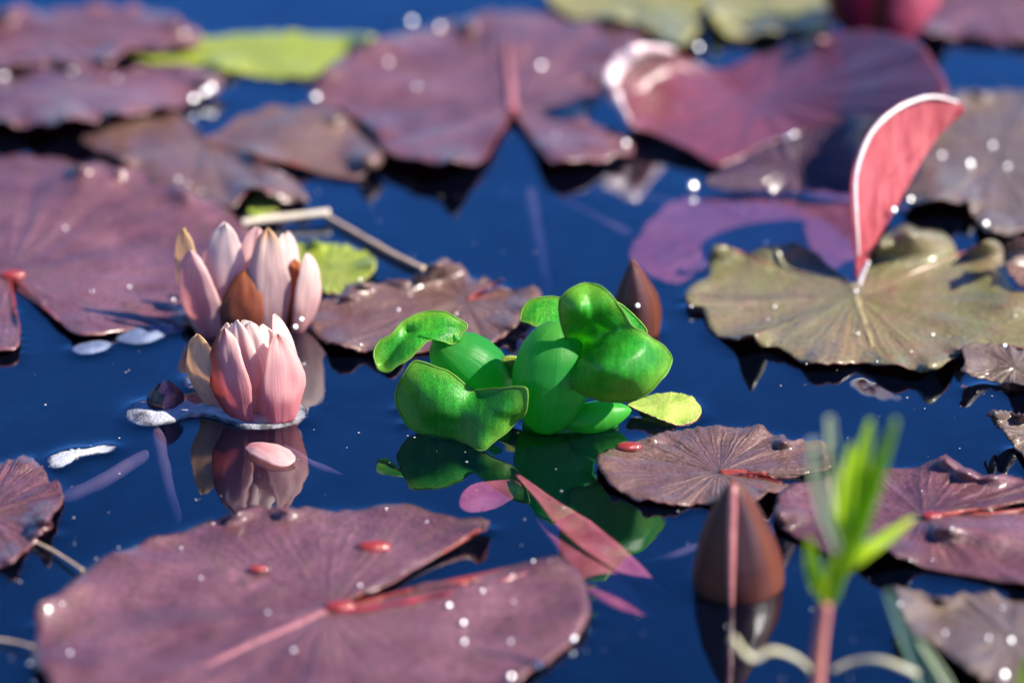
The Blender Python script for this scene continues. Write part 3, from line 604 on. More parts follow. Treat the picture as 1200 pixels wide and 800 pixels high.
# foam
def foam_mat():
    m, n, l = new_mat('foam')
    tc = N(n, 'TexCoord'); v = N(n, 'TexVoronoi', i_Scale=900.); l.new(tc.outputs['Object'], v.inputs[0])
    a = N(n, 'TexNoise', i_Scale=180., i_Detail=4.); l.new(tc.outputs['Object'], a.inputs[0])
    bp = N(n, 'Bump', i_Strength=.45, i_Distance=.0007, invert=True); l.new(v.outputs[0], bp.inputs['Height'])
    p = N(n, 'BsdfPrincipled', i_Roughness=.5); l.new(bp.outputs[0], p.inputs['Normal'])
    l.new(ramp(n, l, a.outputs[0], [(.35, (.42,.44,.52)), (.65, (.76,.76,.82))]), p.inputs['Base Color'])
    tr = N(n, 'BsdfTransparent', i_0=(.6,.7,.85,1)); ms = N(n, 'MixShader'); uv = N(n, 'SeparateXYZ'); l.new(tc.outputs['UV'], uv.inputs[0])
    thin = math_(n, l, 'ADD', uv.outputs[1], math_(n, l, 'MULTIPLY', math_(n, l, 'SUBTRACT', a.outputs[0], .5), .9))
    l.new(ramp(n, l, thin, [(.35, .08), (.75, .35), (1.05, .9)]), ms.inputs[0])
    l.new(p.outputs[0], ms.inputs[1]); l.new(tr.outputs[0], ms.inputs[2])
    o = N(n, 'OutputMaterial'); l.new(ms.outputs[0], o.inputs[0]); return m
M['foam'] = foam_mat()
def flat_patch(name, outline, C, mat, h, label, cat, base=.0005, jitter=1.5, edge=4):
    def place(px, py, s, t):
        p = at(px, py, 0); p.z = base+h*(1-s**edge)*(.75+.5*noise.noise((p.x*150, p.y*150, 1.)))
        return p
    v, fc, uv, rim = blade(name, outline, C, True, place, m=110, K=16, jitter=jitter)
    for p in rim: WATERLINE.append((p.x, p.y))
    o = link(name, v, orient(v, fc, Vector((0,0,1))), mat, uvs=uv, origin=at(C[0], C[1])); return tag(o, label, cat)
flat_patch('foam_patch', [(148,486),(156,475),(180,469),(210,471),(228,478),(250,474),(290,466),(330,466),(353,474),(359,486),(350,497),(325,503),(295,504),(268,498),(245,491),(222,491),(198,497),(170,500),(153,495)], (235,484), 'foam', .0042, 'white bubbly foam ring round the half open flower and its tiny bud', 'foam')
M['paleskin'] = plain('pale floating skin', (.07,.10,.20), rough=.75, nscale=160., c2=(.15,.19,.30))
flat_patch('floating_petal', [(84,410),(95,404),(112,401),(130,403),(126,410),(110,415),(94,416)], (106,409), 'paleskin', .0018, 'small pale blue scrap afloat by the mauve pad edge', 'petal', jitter=.6)
flat_patch('floating_petal', [(136,398),(150,388),(170,384),(188,384),(205,383),(222,382),(216,390),(195,394),(176,402),(155,404)], (172,394), 'paleskin', .0030, 'longer pale blue petal afloat at the foot of the rear flower', 'petal', jitter=.6)
flat_patch('foam_patch', [(55,540),(66,532),(85,527),(105,526),(125,522),(136,525),(128,531),(108,534),(92,538),(78,546),(64,550)], (90,534), 'foam', .0010, 'thin ragged foam scum beside the small left pad', 'foam', jitter=3.)
flat_patch('floating_petal', [(216,446),(226,441),(238,442),(244,450),(236,456),(222,455)], (230,449), 'paleskin', .0018, 'tiny pale blue scrap just behind the foam ring', 'petal', jitter=.5)

# ------------------------------------------------------------------ buds
M['budcore'] = petal_mat('bud core', [(0,(.42,.12,.16)),(.5,(.62,.20,.26)),(1,(.70,.30,.34))], trans=.25)
M['budsepal'] = petal_mat('bud sepal', [(0,(.16,.045,.02)),(.3,(.09,.024,.018)),(.65,(.045,.016,.018)),(.9,(.11,.04,.04)),(1,(.45,.22,.20))], across=((.13,.035,.018),(.24,.08,.04)), tcol=(.55,.16,.05), trans=.12, rough=.42, spec=.2)
M['buddark'] = petal_mat('dark bud sepal', [(0,(.09,.022,.014)),(.3,(.045,.014,.014)),(.7,(.025,.010,.014)),(1,(.10,.03,.03))], across=((.06,.018,.016),(.11,.03,.02)), tcol=(.4,.05,.06), trans=.1, rough=.3)  # darker copy of the bud sepal, puts shade on the front into colour
M['budridge'] = plain('pink bud ridge', (.28,.10,.10), rough=.35, nscale=300., coat=.3)
def bud(label, bx, by, tx, ty, wpx, mat, sepals, lean=0., ridge=None, group='closed water lily buds', core_s=.86, fat=.34, prof=None):
    b = at(bx, by, 0); t = atY(tx, ty, b.y+lean); s = mm(by); ax = t-b; Lh = ax.length; A = ax.normalized()
    X = (Vector((1,0,0))-A*A.x).normalized(); Yv = A.cross(X).normalized()
    o = empty('lily_bud', b); tag(o, label, 'flower bud', group); Rm = wpx*s/2
    def rad(v):    # widest a third of the way up, pointed
        if prof: return Rm*np.interp(v, [-.25,0,.12,.3,.5,.75,.9,.97,1], [.85,1.,.99,.90,.73,.45,.24,.11,.02])
        return Rm*np.interp(v, [-.25,0,.12,.25,fat,.5,.65,.8,.91,.97,1], [.60,.88,.96,1,1,.89,.67,.40,.20,.09,.015])
    n, sd = 24, 24
    verts = [b+A*(Lh*(-.03+1.01*i/n))+(X*math.cos(6.283*k/sd)+Yv*math.sin(6.283*k/sd))*rad(-.03+1.01*i/n)*core_s for i in range(n+1) for k in range(sd)]
    faces = [(i*sd+k, i*sd+(k+1)%sd, (i+1)*sd+(k+1)%sd, (i+1)*sd+k) for i in range(n) for k in range(sd)]
    link('bud_core', verts, orient_out(verts, faces, b+ax*.4), 'budcore', o, uvs=[((k/sd), i/n) for i in range(n+1) for k in range(sd)])
    for a0, half, off, *own in sepals:      # direction (0 = camera, 90 = right), half width in degrees, scale
        verts = []; uvs = []; nu, nv = 14, 26
        for j in range(nv+1):
            v = -.03+1.03*j/nv
            hw = R(half)*np.interp(v, [-.25,.3,.6,.85,1], [1.,1.,.97,.85,.5])
            for i in range(nu+1):
                u = i/nu*2-1; a = R(a0)-math.pi/2+u*hw
                r = rad(v)*(off-.07*u*u+.05*math.exp(-(u/.22)**2)*min(1, max(0, v)*2))+.0004
                verts.append(b+A*(Lh*v)+(X*math.cos(a)-Yv*-math.sin(a))*r if False else b+A*(Lh*v)+(X*math.cos(a)+Vector((0,1,0))*math.sin(a)*1.0)*r)
                uvs.append((i/nu, max(0, v)))
        q = nu+1; faces = [(j*q+i, j*q+i+1, (j+1)*q+i+1, (j+1)*q+i) for j in range(nv) for i in range(nu)]
        link('sepal', verts, orient_out(verts, faces, b+ax*.4), own[0] if own else mat, o, uvs=uvs, thick=.0007)
    if ridge is not None:
        c = []
        for j in range(18):
            v = -.03+1.02*j/17; a = R(ridge)-math.pi/2
            c.append(b+A*(Lh*v)+(X*math.cos(a)+Vector((0,1,0))*math.sin(a))*(rad(v)*1.03+.0006))
        tube('ridge', c, [.0019*np.interp(j/17, [0,.1,.4,.8,1], [.5,.8,1.,1.,.8]) for j in range(18)], 'budridge', o)
    for k in range(40): a = 6.283*k/40; WATERLINE.append((b.x+Rm*.9*math.cos(a), b.y+Rm*.9*math.sin(a)))
    return o
def orient_out(verts, faces, c):
    acc = 0
    for f in faces[::5]:
        a, b, d = verts[f[0]], verts[f[1]], verts[f[2]]; acc += (b-a).cross(d-a).dot(a-c)
    return [tuple(reversed(f)) for f in faces] if acc < 0 else faces
bud('big brown bud standing in open water in front of the purple pads', 863, 682, 860, 563, 104, 'budsepal', [(-62,50,1.0),(28,40,1.01,'buddark'),(90,46,1.05),(170,55,1.),(240,50,.99)], lean=-.004, ridge=-10, prof=True)
bud('dark bud with a pink tip half hidden behind the upper green leaf', 748, 388, 741, 304, 52, 'budsepal', [(-70,52,1.),(8,50,1.03,'buddark'),(88,50,1.06),(210,60,1.)], lean=.0, prof=False, fat=.3)
sb = empty('lily_bud', at(193, 482)); tag(sb, 'tiny maroon bud with a pink gap standing in the foam ring', 'flower bud', 'closed water lily buds')
M['darksepal'] = petal_mat('near black sepal', [(0,(.05,.016,.02)),(.6,(.03,.012,.022)),(1,(.10,.03,.04))], tcol=(.3,.03,.05), trans=.08, rough=.25)
M['maroonsepal'] = petal_mat('maroon sepal', [(0,(.10,.02,.03)),(.6,(.16,.03,.05)),(1,(.22,.05,.07))], across=((.42,.12,.18),None), tcol=(.6,.08,.1), trans=.15, rough=.25)
sy = at(193, 482).y; PTIP = np.array([(0,.8),(.2,.98),(.4,1.),(.6,.82),(.8,.48),(.93,.2),(1,.04)])
petal(sb, sy, (195,483,-.003), (192,446,-.002), 24, 0, 'deeppink', bulge=.003, cup=.25, prof=PTIP)
petal(sb, sy, (196,482,.006), (198,448,.002), 30, 180, 'maroonsepal', bulge=.003, cup=.22, name='sepal', prof=PTIP)
petal(sb, sy, (184,484,-.003), (187,449,-.001), 30, -28, 'darksepal', bulge=.004, cup=.22, name='sepal', prof=PTIP, label='near black sepal')
petal(sb, sy, (205,483,-.002), (197,446,-.001), 32, 40, 'maroonsepal', bulge=.005, cup=.22, name='sepal', prof=PTIP, label='maroon sepal edged with pink')
for k in range(30): a = 6.283*k/30; p = at(193, 480); WATERLINE.append((p.x+.007*math.cos(a), p.y+.007*math.sin(a)))

# ------------------------------------------------------------------ green floating plant
GREEN = [(.30,(.016,.20,.024)),(.5,(.04,.33,.025)),(.66,(.12,.42,.025)),(.8,(.30,.50,.05))]
M['hyleaf'] = leaf_mat('glossy green leaf', GREEN, edge=(.22,.44,.04), veins=28, rough=.38, trans=.42, tcol=(.22,.85,.05), nscale=30., grain=.28, gscale=1300., bump=.4, spec=.5)
M['hyrim'] = plain('pale leaf rim', (.20,.42,.06), rough=.45, trans=.4)
M['hybulb'] = petal_mat('swollen green stalk', [(0,(.10,.42,.06)),(.3,(.035,.36,.06)),(.7,(.03,.33,.06)),(1,(.08,.42,.06))], tcol=(.12,.88,.10), trans=.58, streak=.16, rough=.42, specks=0.)
M['hybright'] = leaf_mat('bright swollen stalk', [(.35,(.03,.34,.04)),(.6,(.07,.42,.05))], rough=.4, trans=.5, tcol=(.12,.75,.06), nscale=40., grain=.06, bump=.1, spec=.4)
hyY = at(640, 500).y
hy = empty('water_hyacinth', at(640, 500)); tag(hy, 'bright green floating plant with swollen stalks and thick glossy folded leaves', 'plant')
def bulb(a, b, Ya, Yb, rpx, prof, mat, squash=1.):
    A = atY(a[0], a[1], Ya); B = atY(b[0], b[1], Yb); s = (atY(601,400,Ya)-atY(600,400,Ya)).length; n, sd = 26, 28
    ax = B-A; T = ax.normalized(); U = T.cross(Vector((0,-1,0))).normalized(); W = U.cross(T)
    verts = []
    for i in range(n+1):
        t = i/n; r = rpx*s*np.interp(t, [p[0] for p in prof], [p[1] for p in prof])
        for k in range(sd):
            q = 6.283*k/sd; rr = r*(1+.012*math.cos(q*7+i*.05)); verts.append(A+ax*t+U*math.cos(q)*rr+W*math.sin(q)*rr*squash)
    faces = [(i*sd+k, i*sd+(k+1)%sd, (i+1)*sd+(k+1)%sd, (i+1)*sd+k) for i in range(n) for k in range(sd)]
    faces += [tuple(range(sd))[::-1], tuple(range(n*sd, (n+1)*sd))]
    verts = [Vector(v) for v in verts]
    return link('swollen_stalk', verts, orient_out(verts, faces, A+ax*.5), mat, hy, uvs=[(abs(2*k/sd-1), i/n) for i in range(n+1) for k in range(sd)])
EGG = [(0,.04),(.02,.22),(.06,.42),(.14,.66),(.28,.90),(.42,1.),(.58,.97),(.74,.80),(.86,.56),(.94,.34),(.985,.17),(1,.04)]
bL = bulb((508,398), (604,470), hyY+.022, hyY+.024, 39, EGG, 'hybulb')
bR = bulb((653,378), (640,502), hyY+.004, hyY+.000, 46, [(0,.1),(.03,.35),(.1,.6),(.25,.86),(.45,1.),(.65,.98),(.82,.82),(.93,.6),(1,.4)], 'hybulb')
bulb((660,496), (740,480), hyY-.004, hyY+.000, 19, EGG, 'hybright')
tube('stalk', curve([atY(537,394,hyY+.019), atY(530,402,hyY+.019), atY(516,408,hyY+.021)], 5), .0026, 'hyleaf', hy)
tube('stalk', curve([atY(672,408,hyY-.003), atY(664,416,hyY-.001), atY(650,440,hyY+.002)], 5), .003, 'hyleaf', hy)
tube('stalk', curve([at(613,497,.001), at(650,503,.001), at(690,501,.001), at(725,493,.002)], 5), [.0012]+[.0028]*14+[.001], 'hybright', hy)
# right heart shaped leaf
o1 = [(693,332),(684,331),(669,337),(658,347),(655,359),(657,376),(662,391),(666,403),(668,411),(660,417),(654,430),(655,441),(664,450),(682,461),(705,469),(730,471),(752,465),(766,456),(776,444),(785,430),(787,419),(778,406),(759,392),(741,380),(727,360),(714,344),(703,335)]
c1 = [(668,411,.012),(690,398,.006),(712,389,.001),(736,384,.000),(678,362,-.006),(690,332,.005),(657,360,.001),(714,346,-.001),(662,388,.004),(700,432,-.015),(735,442,-.017),(758,412,-.010),(787,419,.005),(776,444,-.004),(730,471,-.005),(682,461,-.001),(655,437,.004),(705,470,-.004)]
lf = standing('leaf', o1, (706,405), hyY-.012, c1, ['hyleaf','hyrim'], bR, rimonly=True, creases=[(667,411,728,384,.0055,11),(690,350,700,392,.002,8)], thick=.0009, smoothn=.0007); lf['label'] = 'largest heart shaped leaf facing the camera'
# leaf edge seen behind it
o1b = [(722,354),(734,362),(748,374),(757,386),(757,391),(745,386),(730,376),(720,366)]
standing('leaf', o1b, (738,373), hyY+.004, [(722,354,0),(757,391,.002),(734,362,.002),(730,376,0)], ['hyleaf','hyrim'], hy, rimonly=True, thick=.001, m=50, K=8)
# front left folded leaf
o2 = [(483,425),(497,426),(517,432),(538,443),(556,457),(580,455),(613,454),(618,460),(617,480),(610,491),(600,500),(580,517),(563,527),(550,521),(530,514),(507,513),(493,507),(477,497),(467,480),(463,464),(470,443)]
c2 = [(483,425,.014),(466,470,.012),(493,507,.007),(530,514,.003),(563,527,-.008),(600,500,-.004),(618,460,-.005),(585,455,.001),(556,457,.007),(517,432,.012),(543,485,.000),(508,470,.004),(590,482,-.006),(535,462,.005)]
lf = standing('leaf', o2, (540,480), hyY-.014, c2, ['hyleaf','hyrim'], hy, rimonly=True, creases=[(556,457,532,505,.002,14),(470,452,500,500,.002,8)], thick=.0009, smoothn=.0007); lf['label'] = 'front leaf folded along its middle and dipping into the water'
# left leaf curling down
o3 = [(441,428),(438,414),(443,401),(460,390),(474,375),(497,365),(523,367),(547,380),(541,390),(534,401),(528,404),(517,399),(503,399),(490,410),(477,422),(463,430),(453,436),(444,434)]
c3 = [(441,428,-.010),(460,390,.000),(497,365,.008),(547,380,.002),(530,403,-.004),(503,399,-.006),(477,422,-.012),(453,436,-.014),(490,388,-.003),(520,384,-.002)]
lf = standing('leaf', o3, (490,392), hyY+.020, c3, ['hyleaf','hyrim'], bL, rimonly=True, creases=[(448,428,478,388,.004,8),(478,388,536,384,.003,7)], thick=.0009, smoothn=.0006); lf['label'] = 'left leaf curling down at a pale withered tip'
M['withered'] = plain('withered tip', (.34,.30,.20), rough=.6, nscale=250., c2=(.45,.42,.34))
# back leaf
o4 = [(610,375),(615,358),(630,349),(652,347),(668,356),(668,378),(650,384),(632,383),(620,379)]
c4 = [(610,375,0),(630,349,.006),(668,356,.004),(650,384,-.004),(620,379,-.003)]
standing('leaf', o4, (642,366), hyY+.036, c4, ['hyleaf','hyrim'], hy, rimonly=True, thick=.0012, m=70, K=10)
# small wedge between the stalks
o5 = [(588,420),(607,418),(610,440),(600,443),(590,440)]
standing('leaf', o5, (599,430), hyY+.02, [(588,420,0),(607,418,.001),(600,443,-.002),(590,440,0)], ['limepad','limepad'], hy, thick=.0012, m=40, K=6)
for px, py in [(x, y) for x, y in o2[10:19]]: p = at(px, py); WATERLINE.append((p.x, p.y))
for k in range(50):
    a = 6.283*k/50; p = at(655+62*math.cos(a), 496+13*math.sin(a)); WATERLINE.append((p.x, p.y))

# ------------------------------------------------------------------ under the water
M['drownedleaf'] = leaf_mat('drowned pink leaf', [(.35,(.42,.07,.11)),(.55,(.62,.15,.20)),(.75,(.72,.24,.26))], trans=.1, tcol=(.8,.2,.2), nscale=60., grain=.15, rough=.8, spec=.1)
drowned = empty('drowned_leaf', at(700, 640, -.008)); tag(drowned, 'pink rolled leaf drowned below the water under the green floating plant', 'leaf')
def sunk(name, outline, C, ctrl, parent, mat='drownedleaf'):
    f = tps(ctrl)
    def place(px, py, s, t): p = at(px, py, f(px, py)); p.z += noise.noise((p.x*90, p.y*90, 3.))*.0012; return p
    v, fc, uv, _ = blade(name, outline, C, True, place, m=100, K=14, jitter=.8)
    return link(name, v, orient(v, fc, Vector((0,0,1))), [mat, mat], parent, uvs=uv, thick=.0006, origin=None if parent else v[0])
UPV = Vector((0, .2, 1))
DROWNED = [('rolled_half', [at(606,556,-.002), at(640,588,-.004), at(672,618,-.004), at(708,648,-.0055), at(748,676,-.009), at(790,700,-.016)], [3,16,34,36,26,3], .12),
           ('flat_half', [at(630,604,-.006), at(664,626,-.004), at(698,666,-.004), at(730,698,-.0055), at(770,722,-.011)], [4,30,42,46,34,3], -.08)]
st = sunk('drowned_scrap', [(540,580),(552,568),(575,562),(600,562),(612,572),(600,584),(570,598),(548,600),(538,592)], (570,580), [(540,580,-.006),(600,562,-.005),(570,598,-.010),(612,572,-.006)], None)
tag(st, 'pinkish oval leaf piece drowned below the front leaf reflection', 'leaf')
M['drownedstem'] = plain('drowned stem', (.085,.05,.085), rough=.8, nscale=80.)
M['reed'] = plain('dry reed', (.42,.30,.20), rough=.6, nscale=200., c2=(.55,.42,.3))
M['palereed'] = plain('pale dry reed', (.58,.50,.40), rough=.55, nscale=200., c2=(.70,.62,.5))
def stem(label, pts, r0, r1, mat, name='drowned_stem', cat='reed', group=None):  # sunken ones are lily petioles, filed with the reeds
    c = curve([at(*p) for p in pts], 8); return tag(tube(name, c, [q*(1+.25*noise.noise((i*.3, r0*9e3, 0)))*(min(1, (i+.4)/4, (len(c)-i-.6)/5) if mat == 'drownedstem' else 1) for i, q in enumerate(rads(r0, r1, len(c)))], mat, origin=c[0]), label, cat, group)
G = 'stems under the water'
stem('drowned stem slanting from the left pad up to the foam ring', [(60,590,-.012),(115,566,-.008),(150,545,-.007),(182,526,-.012)], .0032, .003, 'drownedstem', group=G)
stem('drowned stem running straight down below the tiny bud', [(182,496,-.003),(190,540,-.010),(200,585,-.022),(213,640,-.05)], .0034, .003, 'drownedstem', group=G)
stem('thin drowned stem right of the front flower reflection', [(330,520,-.005),(365,543,-.009),(402,556,-.022)], .0016, .0016, 'drownedstem', group=G)
stem('drowned stem hanging straight below the big V slit', [(612,170,-.006),(622,240,-.012),(636,320,-.03),(645,380,-.06)], .0032, .003, 'drownedstem', group=G)
stem('drowned stem slanting right across the middle blue water', [(620,215,-.03),(665,240,-.014),(710,262,-.009),(755,282,-.02)], .0022, .0022, 'drownedstem', group=G)
stem('drowned stem level with the upper edge of the violet pad', [(640,218,-.03),(700,226,-.014),(790,235,-.012)], .0026, .0026, 'drownedstem', group=G)
stem('drowned stem slanting left of the big brown bud', [(725,672,-.03),(785,652,-.012),(840,630,-.012)], .0016, .0016, 'drownedstem', group=G)
stem('drowned stem rising to the bottom of the big brown bud', [(765,780,-.05),(800,738,-.022),(838,690,-.008)], .0020, .0020, 'drownedstem', group=G)
stem('pale dry reed piece floating behind the rear flower', [(283,261,.003),(330,255,.004),(386,249,.005)], .0017, .0021, 'palereed', 'dry_reed', 'reed')
stem('long brown dry reed floating towards the brown flap pad', [(383,254,.002),(420,275,.002),(460,298,.002),(497,316,.002)], .0012, .0017, 'reed', 'dry_reed', 'reed')
stem('thin dry stalk between the left pad and the front pad', [(40,634,.002),(65,647,.002),(97,668,.003)], .0007, .0007, 'reed', 'dry_reed', 'reed')
stem('thin dry stalk at the left edge touching the front pad', [(-10,748,.002),(12,751,.002),(38,757,.003)], .0006, .0006, 'reed', 'dry_reed', 'reed')

# ------------------------------------------------------------------ blurred shoot in front
M['shoot'] = leaf_mat('fresh shoot', [(.35,(.36,.55,.012)),(.6,(.52,.66,.015)),(.75,(.58,.68,.05))], trans=.5, tcol=(.5,.8,.03), nscale=40., grain=.1, rough=.4)
M['palefresh'] = leaf_mat('pale shoot leaf', [(.35,(.42,.50,.30)),(.65,(.58,.64,.46))], trans=.35, tcol=(.6,.7,.4), nscale=40., grain=.1, rough=.4)
M['bluefresh'] = leaf_mat('grey green leaf', [(.35,(.10,.20,.17)),(.65,(.16,.28,.24))], trans=.3, tcol=(.2,.4,.3), nscale=40., grain=.1, rough=.45)
M['pinkstem'] = plain('pink shoot stem', (.52,.16,.15), rough=.4, trans=.15, nscale=120., c2=(.62,.26,.2))
M['paletendril'] = plain('pale tendril', (.55,.50,.28), rough=.4, trans=.2, nscale=120., c2=(.68,.66,.5))
shY = at(956, 850).y
sh = empty('green_shoot', at(956, 850)); tag(sh, 'bright green upright shoot on a pink stem, blurred at the lower right', 'plant')
def S(px, py, d=0.): return atY(px, py, shY+d)
c = curve([S(952,880), S(957,800), S(962,745), S(968,705)], 6); tube('stem', c, rads(.0030,.0024,len(c)), 'pinkstem', sh)
def ribbon(name, pts, widths, mat, parent, fold=.25, face=Vector((0,-1,.3))):
    P = curve(pts, 8); n = len(P); W = np.interp(np.linspace(0,1,n), np.linspace(0,1,len(widths)), widths); verts = []; nu = 6; uvs = []
    for i, p in enumerate(P):
        t = (P[min(i+1,n-1)]-P[max(i-1,0)]).normalized(); b = t.cross(face).normalized(); nn = b.cross(t)
        for k in range(nu+1):
            u = k/nu*2-1; verts.append(p+b*u*W[i]/2+nn*fold*W[i]*abs(u)**1.5); uvs.append((k/nu, i/(n-1)))
    q = nu+1; faces = [(i*q+k, i*q+k+1, (i+1)*q+k+1, (i+1)*q+k) for i in range(n-1) for k in range(nu)]
    return link(name, verts, faces, mat, parent, uvs=uvs, thick=.0005)
sp = mm(800)*.8
for nm, pts, wd, fold in DROWNED: ribbon(nm, pts, [q*mm(640)*1.35 for q in wd], 'drownedleaf', drowned, fold=fold, face=UPV)
ribbon('leaf', [S(978,690), S(985,630), S(992,570,.004), S(998,520,.01)], [5*sp,24*sp,22*sp,4*sp], 'shoot', sh)
ribbon('leaf', [S(980,690), S(1000,630), S(1022,565,-.004), S(1050,492,-.008)], [6*sp,26*sp,26*sp,3*sp], 'shoot', sh)
ribbon('leaf', [S(974,690), S(995,600,.006), S(1008,545,.008), S(1020,492,.012)], [6*sp,26*sp,24*sp,4*sp], 'shoot', sh)
ribbon('leaf', [S(985,650), S(966,600,-.003), S(956,555,-.004), S(952,515,-.004)], [10*sp,16*sp,15*sp,8*sp], 'palefresh', sh)
ribbon('leaf', [S(985,650,.01), S(980,580,.012), S(975,530,.014), S(972,488,.016)], [8*sp,18*sp,14*sp,8*sp], 'palefresh', sh)
ribbon('leaf', [S(975,680), S(1005,652), S(1040,628,.006), S(1072,606,.012)], [8*sp,20*sp,16*sp,2*sp], 'shoot', sh)
ribbon('leaf', [S(970,705), S(958,685), S(951,660,-.004), S(948,632,-.006)], [10*sp,20*sp,18*sp,5*sp], 'shoot', sh)
ribbon('leaf', [S(966,712), S(973,690), S(981,660), S(987,630)], [16*sp,26*sp,26*sp,14*sp], 'shoot', sh)
c = curve([S(955,792), S(935,772,-.004), S(905,762,-.008), S(880,771,-.010), S(858,747,-.010)], 6); tube('tendril', c, [.0009+.0006*i/(len(c)-1) for i in range(len(c))], 'paletendril', sh)
c = curve([S(975,785), S(1000,775), S(1035,774,-.004), S(1075,790,-.006)], 6); tube('tendril', c, rads(.0009,.0013,len(c)), 'paletendril', sh)
gl_ = empty('grass_blade_tuft', at(1085, 840)); gY = at(1085, 840).y; tag(gl_, 'blurred grey green blades leaning at the bottom edge right of the shoot', 'plant')
def G_(px, py, d=0.): return atY(px, py, gY+d)
ribbon('blade', [G_(1108,860), G_(1085,800), G_(1062,745,-.004), G_(1040,692,-.006)], [26*sp,28*sp,22*sp,8*sp], 'bluefresh', gl_)
ribbon('blade', [G_(1130,860), G_(1115,810), G_(1095,775), G_(1076,750)], [12*sp,14*sp,10*sp,4*sp], 'palefresh', gl_)
ribbon('blade', [G_(1190,870,-.02), G_(1195,820,-.02), G_(1200,790,-.02), G_(1210,760,-.02)], [14*sp,16*sp,12*sp,4*sp], 'shoot', gl_)

# ------------------------------------------------------------------ drops
H = (LDIR+(CAM-at(600,400)).normalized()).normalized()
def ellipsoid_mesh(name, a, b, c, mat, nu=14, nv=8):
    v = [(0,0,c)]; 
    for i in range(1, nv):
        th = math.pi*i/nv
        for k in range(nu): q = 6.2832*k/nu; v.append((a*math.sin(th)*math.cos(q), b*math.sin(th)*math.sin(q), c*math.cos(th)))
    v.append((0,0,-c)); f = [(0, 1+k, 1+(k+1)%nu) for k in range(nu)]
    for i in range(nv-2):
        for k in range(nu): f.append((1+i*nu+k, 1+(i+1)*nu+k, 1+(i+1)*nu+(k+1)%nu, 1+i*nu+(k+1)%nu))
    e = len(v)-1; f += [(e, 1+(nv-2)*nu+(k+1)%nu, 1+(nv-2)*nu+k) for k in range(nu)]
    me = bpy.data.meshes.new(name); me.from_pydata(v, [], f); me.materials.append(M[mat]); me.polygons.foreach_set('use_smooth', [True]*len(f)); return me
DROP = ellipsoid_mesh('water_drop', 1, 1, .55, 'drop')
BEAD = ellipsoid_mesh('bead', 1, .55, .3, 'reddrop')
def nth(i, n):
    if n == 2: return ('left', 'right')[i]+' one of two drops'
    if n == 3: return ('left', 'middle', 'right')[i]+' one of three drops'
    o_ = ['first', 'second', 'third', 'fourth', 'fifth', 'sixth', 'seventh', 'eighth']
    if i == 0: return 'leftmost of the drops'
    if i == n-1: return 'rightmost of the drops'
    return o_[min(i, 7)]+' drop from the left'
def drops(pl, items, where, small=.82):
    """items: (px, py, radius in px, tilt error): flattened drops turned between sun and camera to throw a glint; labelled by the part of the leaf."""
    O = np.array(PADS[pl][3], dtype=float); O = np.clip(O[:, :2], (0, 0), (1200, 800))
    (xa, ya), (xb, yb) = O.min(0), O.max(0); sec = {}
    for it in items:
        fx = (it[0]-xa)/(xb-xa); fy = (it[1]-ya)/(yb-ya)
        key = ('left' if fx < .34 else 'right' if fx > .66 else '', 'rear' if fy < .34 else 'front' if fy > .66 else '')
        sec.setdefault(key, []).append(it)
    for key, L in sec.items():
        L.sort(key=lambda q: (q[0], q[1])); nm = ' '.join(k for k in key[::-1] if k) or 'middle'
        for i, it in enumerate(L):
            px, py, r = it[:3]; err = it[3] if len(it) > 3 else .4
            p = at(px, py, pad_z(pl, px, py)+.0006)
            o = bpy.data.objects.new('water_drop', DROP); scn.collection.objects.link(o); o.location = p
            nrm = (H+Vector(rng.normal(0, err, 3))).normalized(); o.rotation_euler = nrm.to_track_quat('Z', 'Y').to_euler()
            q = r*mm(py)*(small*rng.uniform(.35,1.) if r < 4.5 else .85); o.scale = (q, q*rng.uniform(.6,1.), q)
            tag(o, (nth(i, len(L)) if len(L) > 1 else 'lone water drop')+' on the '+nm+' part of the '+where, 'water drop', 'glinting water drops on the '+where)
drops(L1, [(212,642,2),(235,677,3),(158,702,3.2),(315,667,3),(313,717,3.5,.25),(343,761,4,.3),(250,613,2.2),(130,655,4),(82,764,3.5),(35,777,4),(73,707,3),(600,674,4),(565,692,4),(526,709,4.5),(543,729,4.5,.25),(544,751,4.5),(602,705,3.5,.25),(674,711,4,.2),(689,710,3.5,.3),(672,748,6,.03),(630,779,5.5,.05),(599,792,5.5,.05),(645,656,3),(625,657,3),(422,686,3),(500,611,2),(453,596,3),(598,751,4,.35),], 'largest mauve pad')
drops(L3, [(108,341,3),(151,336,3),(76,267,3.5,.4),(203,351,3),(52,354,2.5,.3),(93,389,2.5)], 'broad mauve left pad')
drops(L6, [(209,210,4,.3),(221,216,4,.15),(329,203,3.5,.3),(328,230,3.5,.08),(235,224,3,.4)], 'brown two lobed pad')
drops(L5, [(226,116,6,.03),(240,108,7,.02),(247,103,6,.02),(85,83,5,.3),(137,92,4,.35),(4,90,6,.08)], 'second top left pad')
drops(L7, [(369,114,7,.03),(633,78,6,.15),(482,25,5,.3),(515,32,5,.3),(488,102,4,.35),(652,158,4,.35),(733,168,5,.15),(455,73,4,.35),], 'V slit pad')
drops(L12, [(795,128,4,.35),(923,164,7,.04),(930,158,5,.04),(818,55,4.5,.3)], 'wine red pad')
drops(L15, [(900,374,2.5),(908,359,3),(1005,391,2.5),(977,399,2.2),(1093,392,3.2,.2),(945,426,2.5),(1028,423,2.5),(1003,341,3.5),(810,359,3),(1068,412,2.5),(1177,405,3.5),(1190,370,2.5),(898,284,4),(1120,355,2.2,.3)], 'olive pad')
drops(L17, [(1103,182,4.5,.3),(1137,192,5,.25),(1163,170,4.5,.3),(1180,195,4.5,.3),(1143,222,4,.4),(1155,262,5,.05),(1067,234,4.5,.06),], 'grey brown pad', .66)
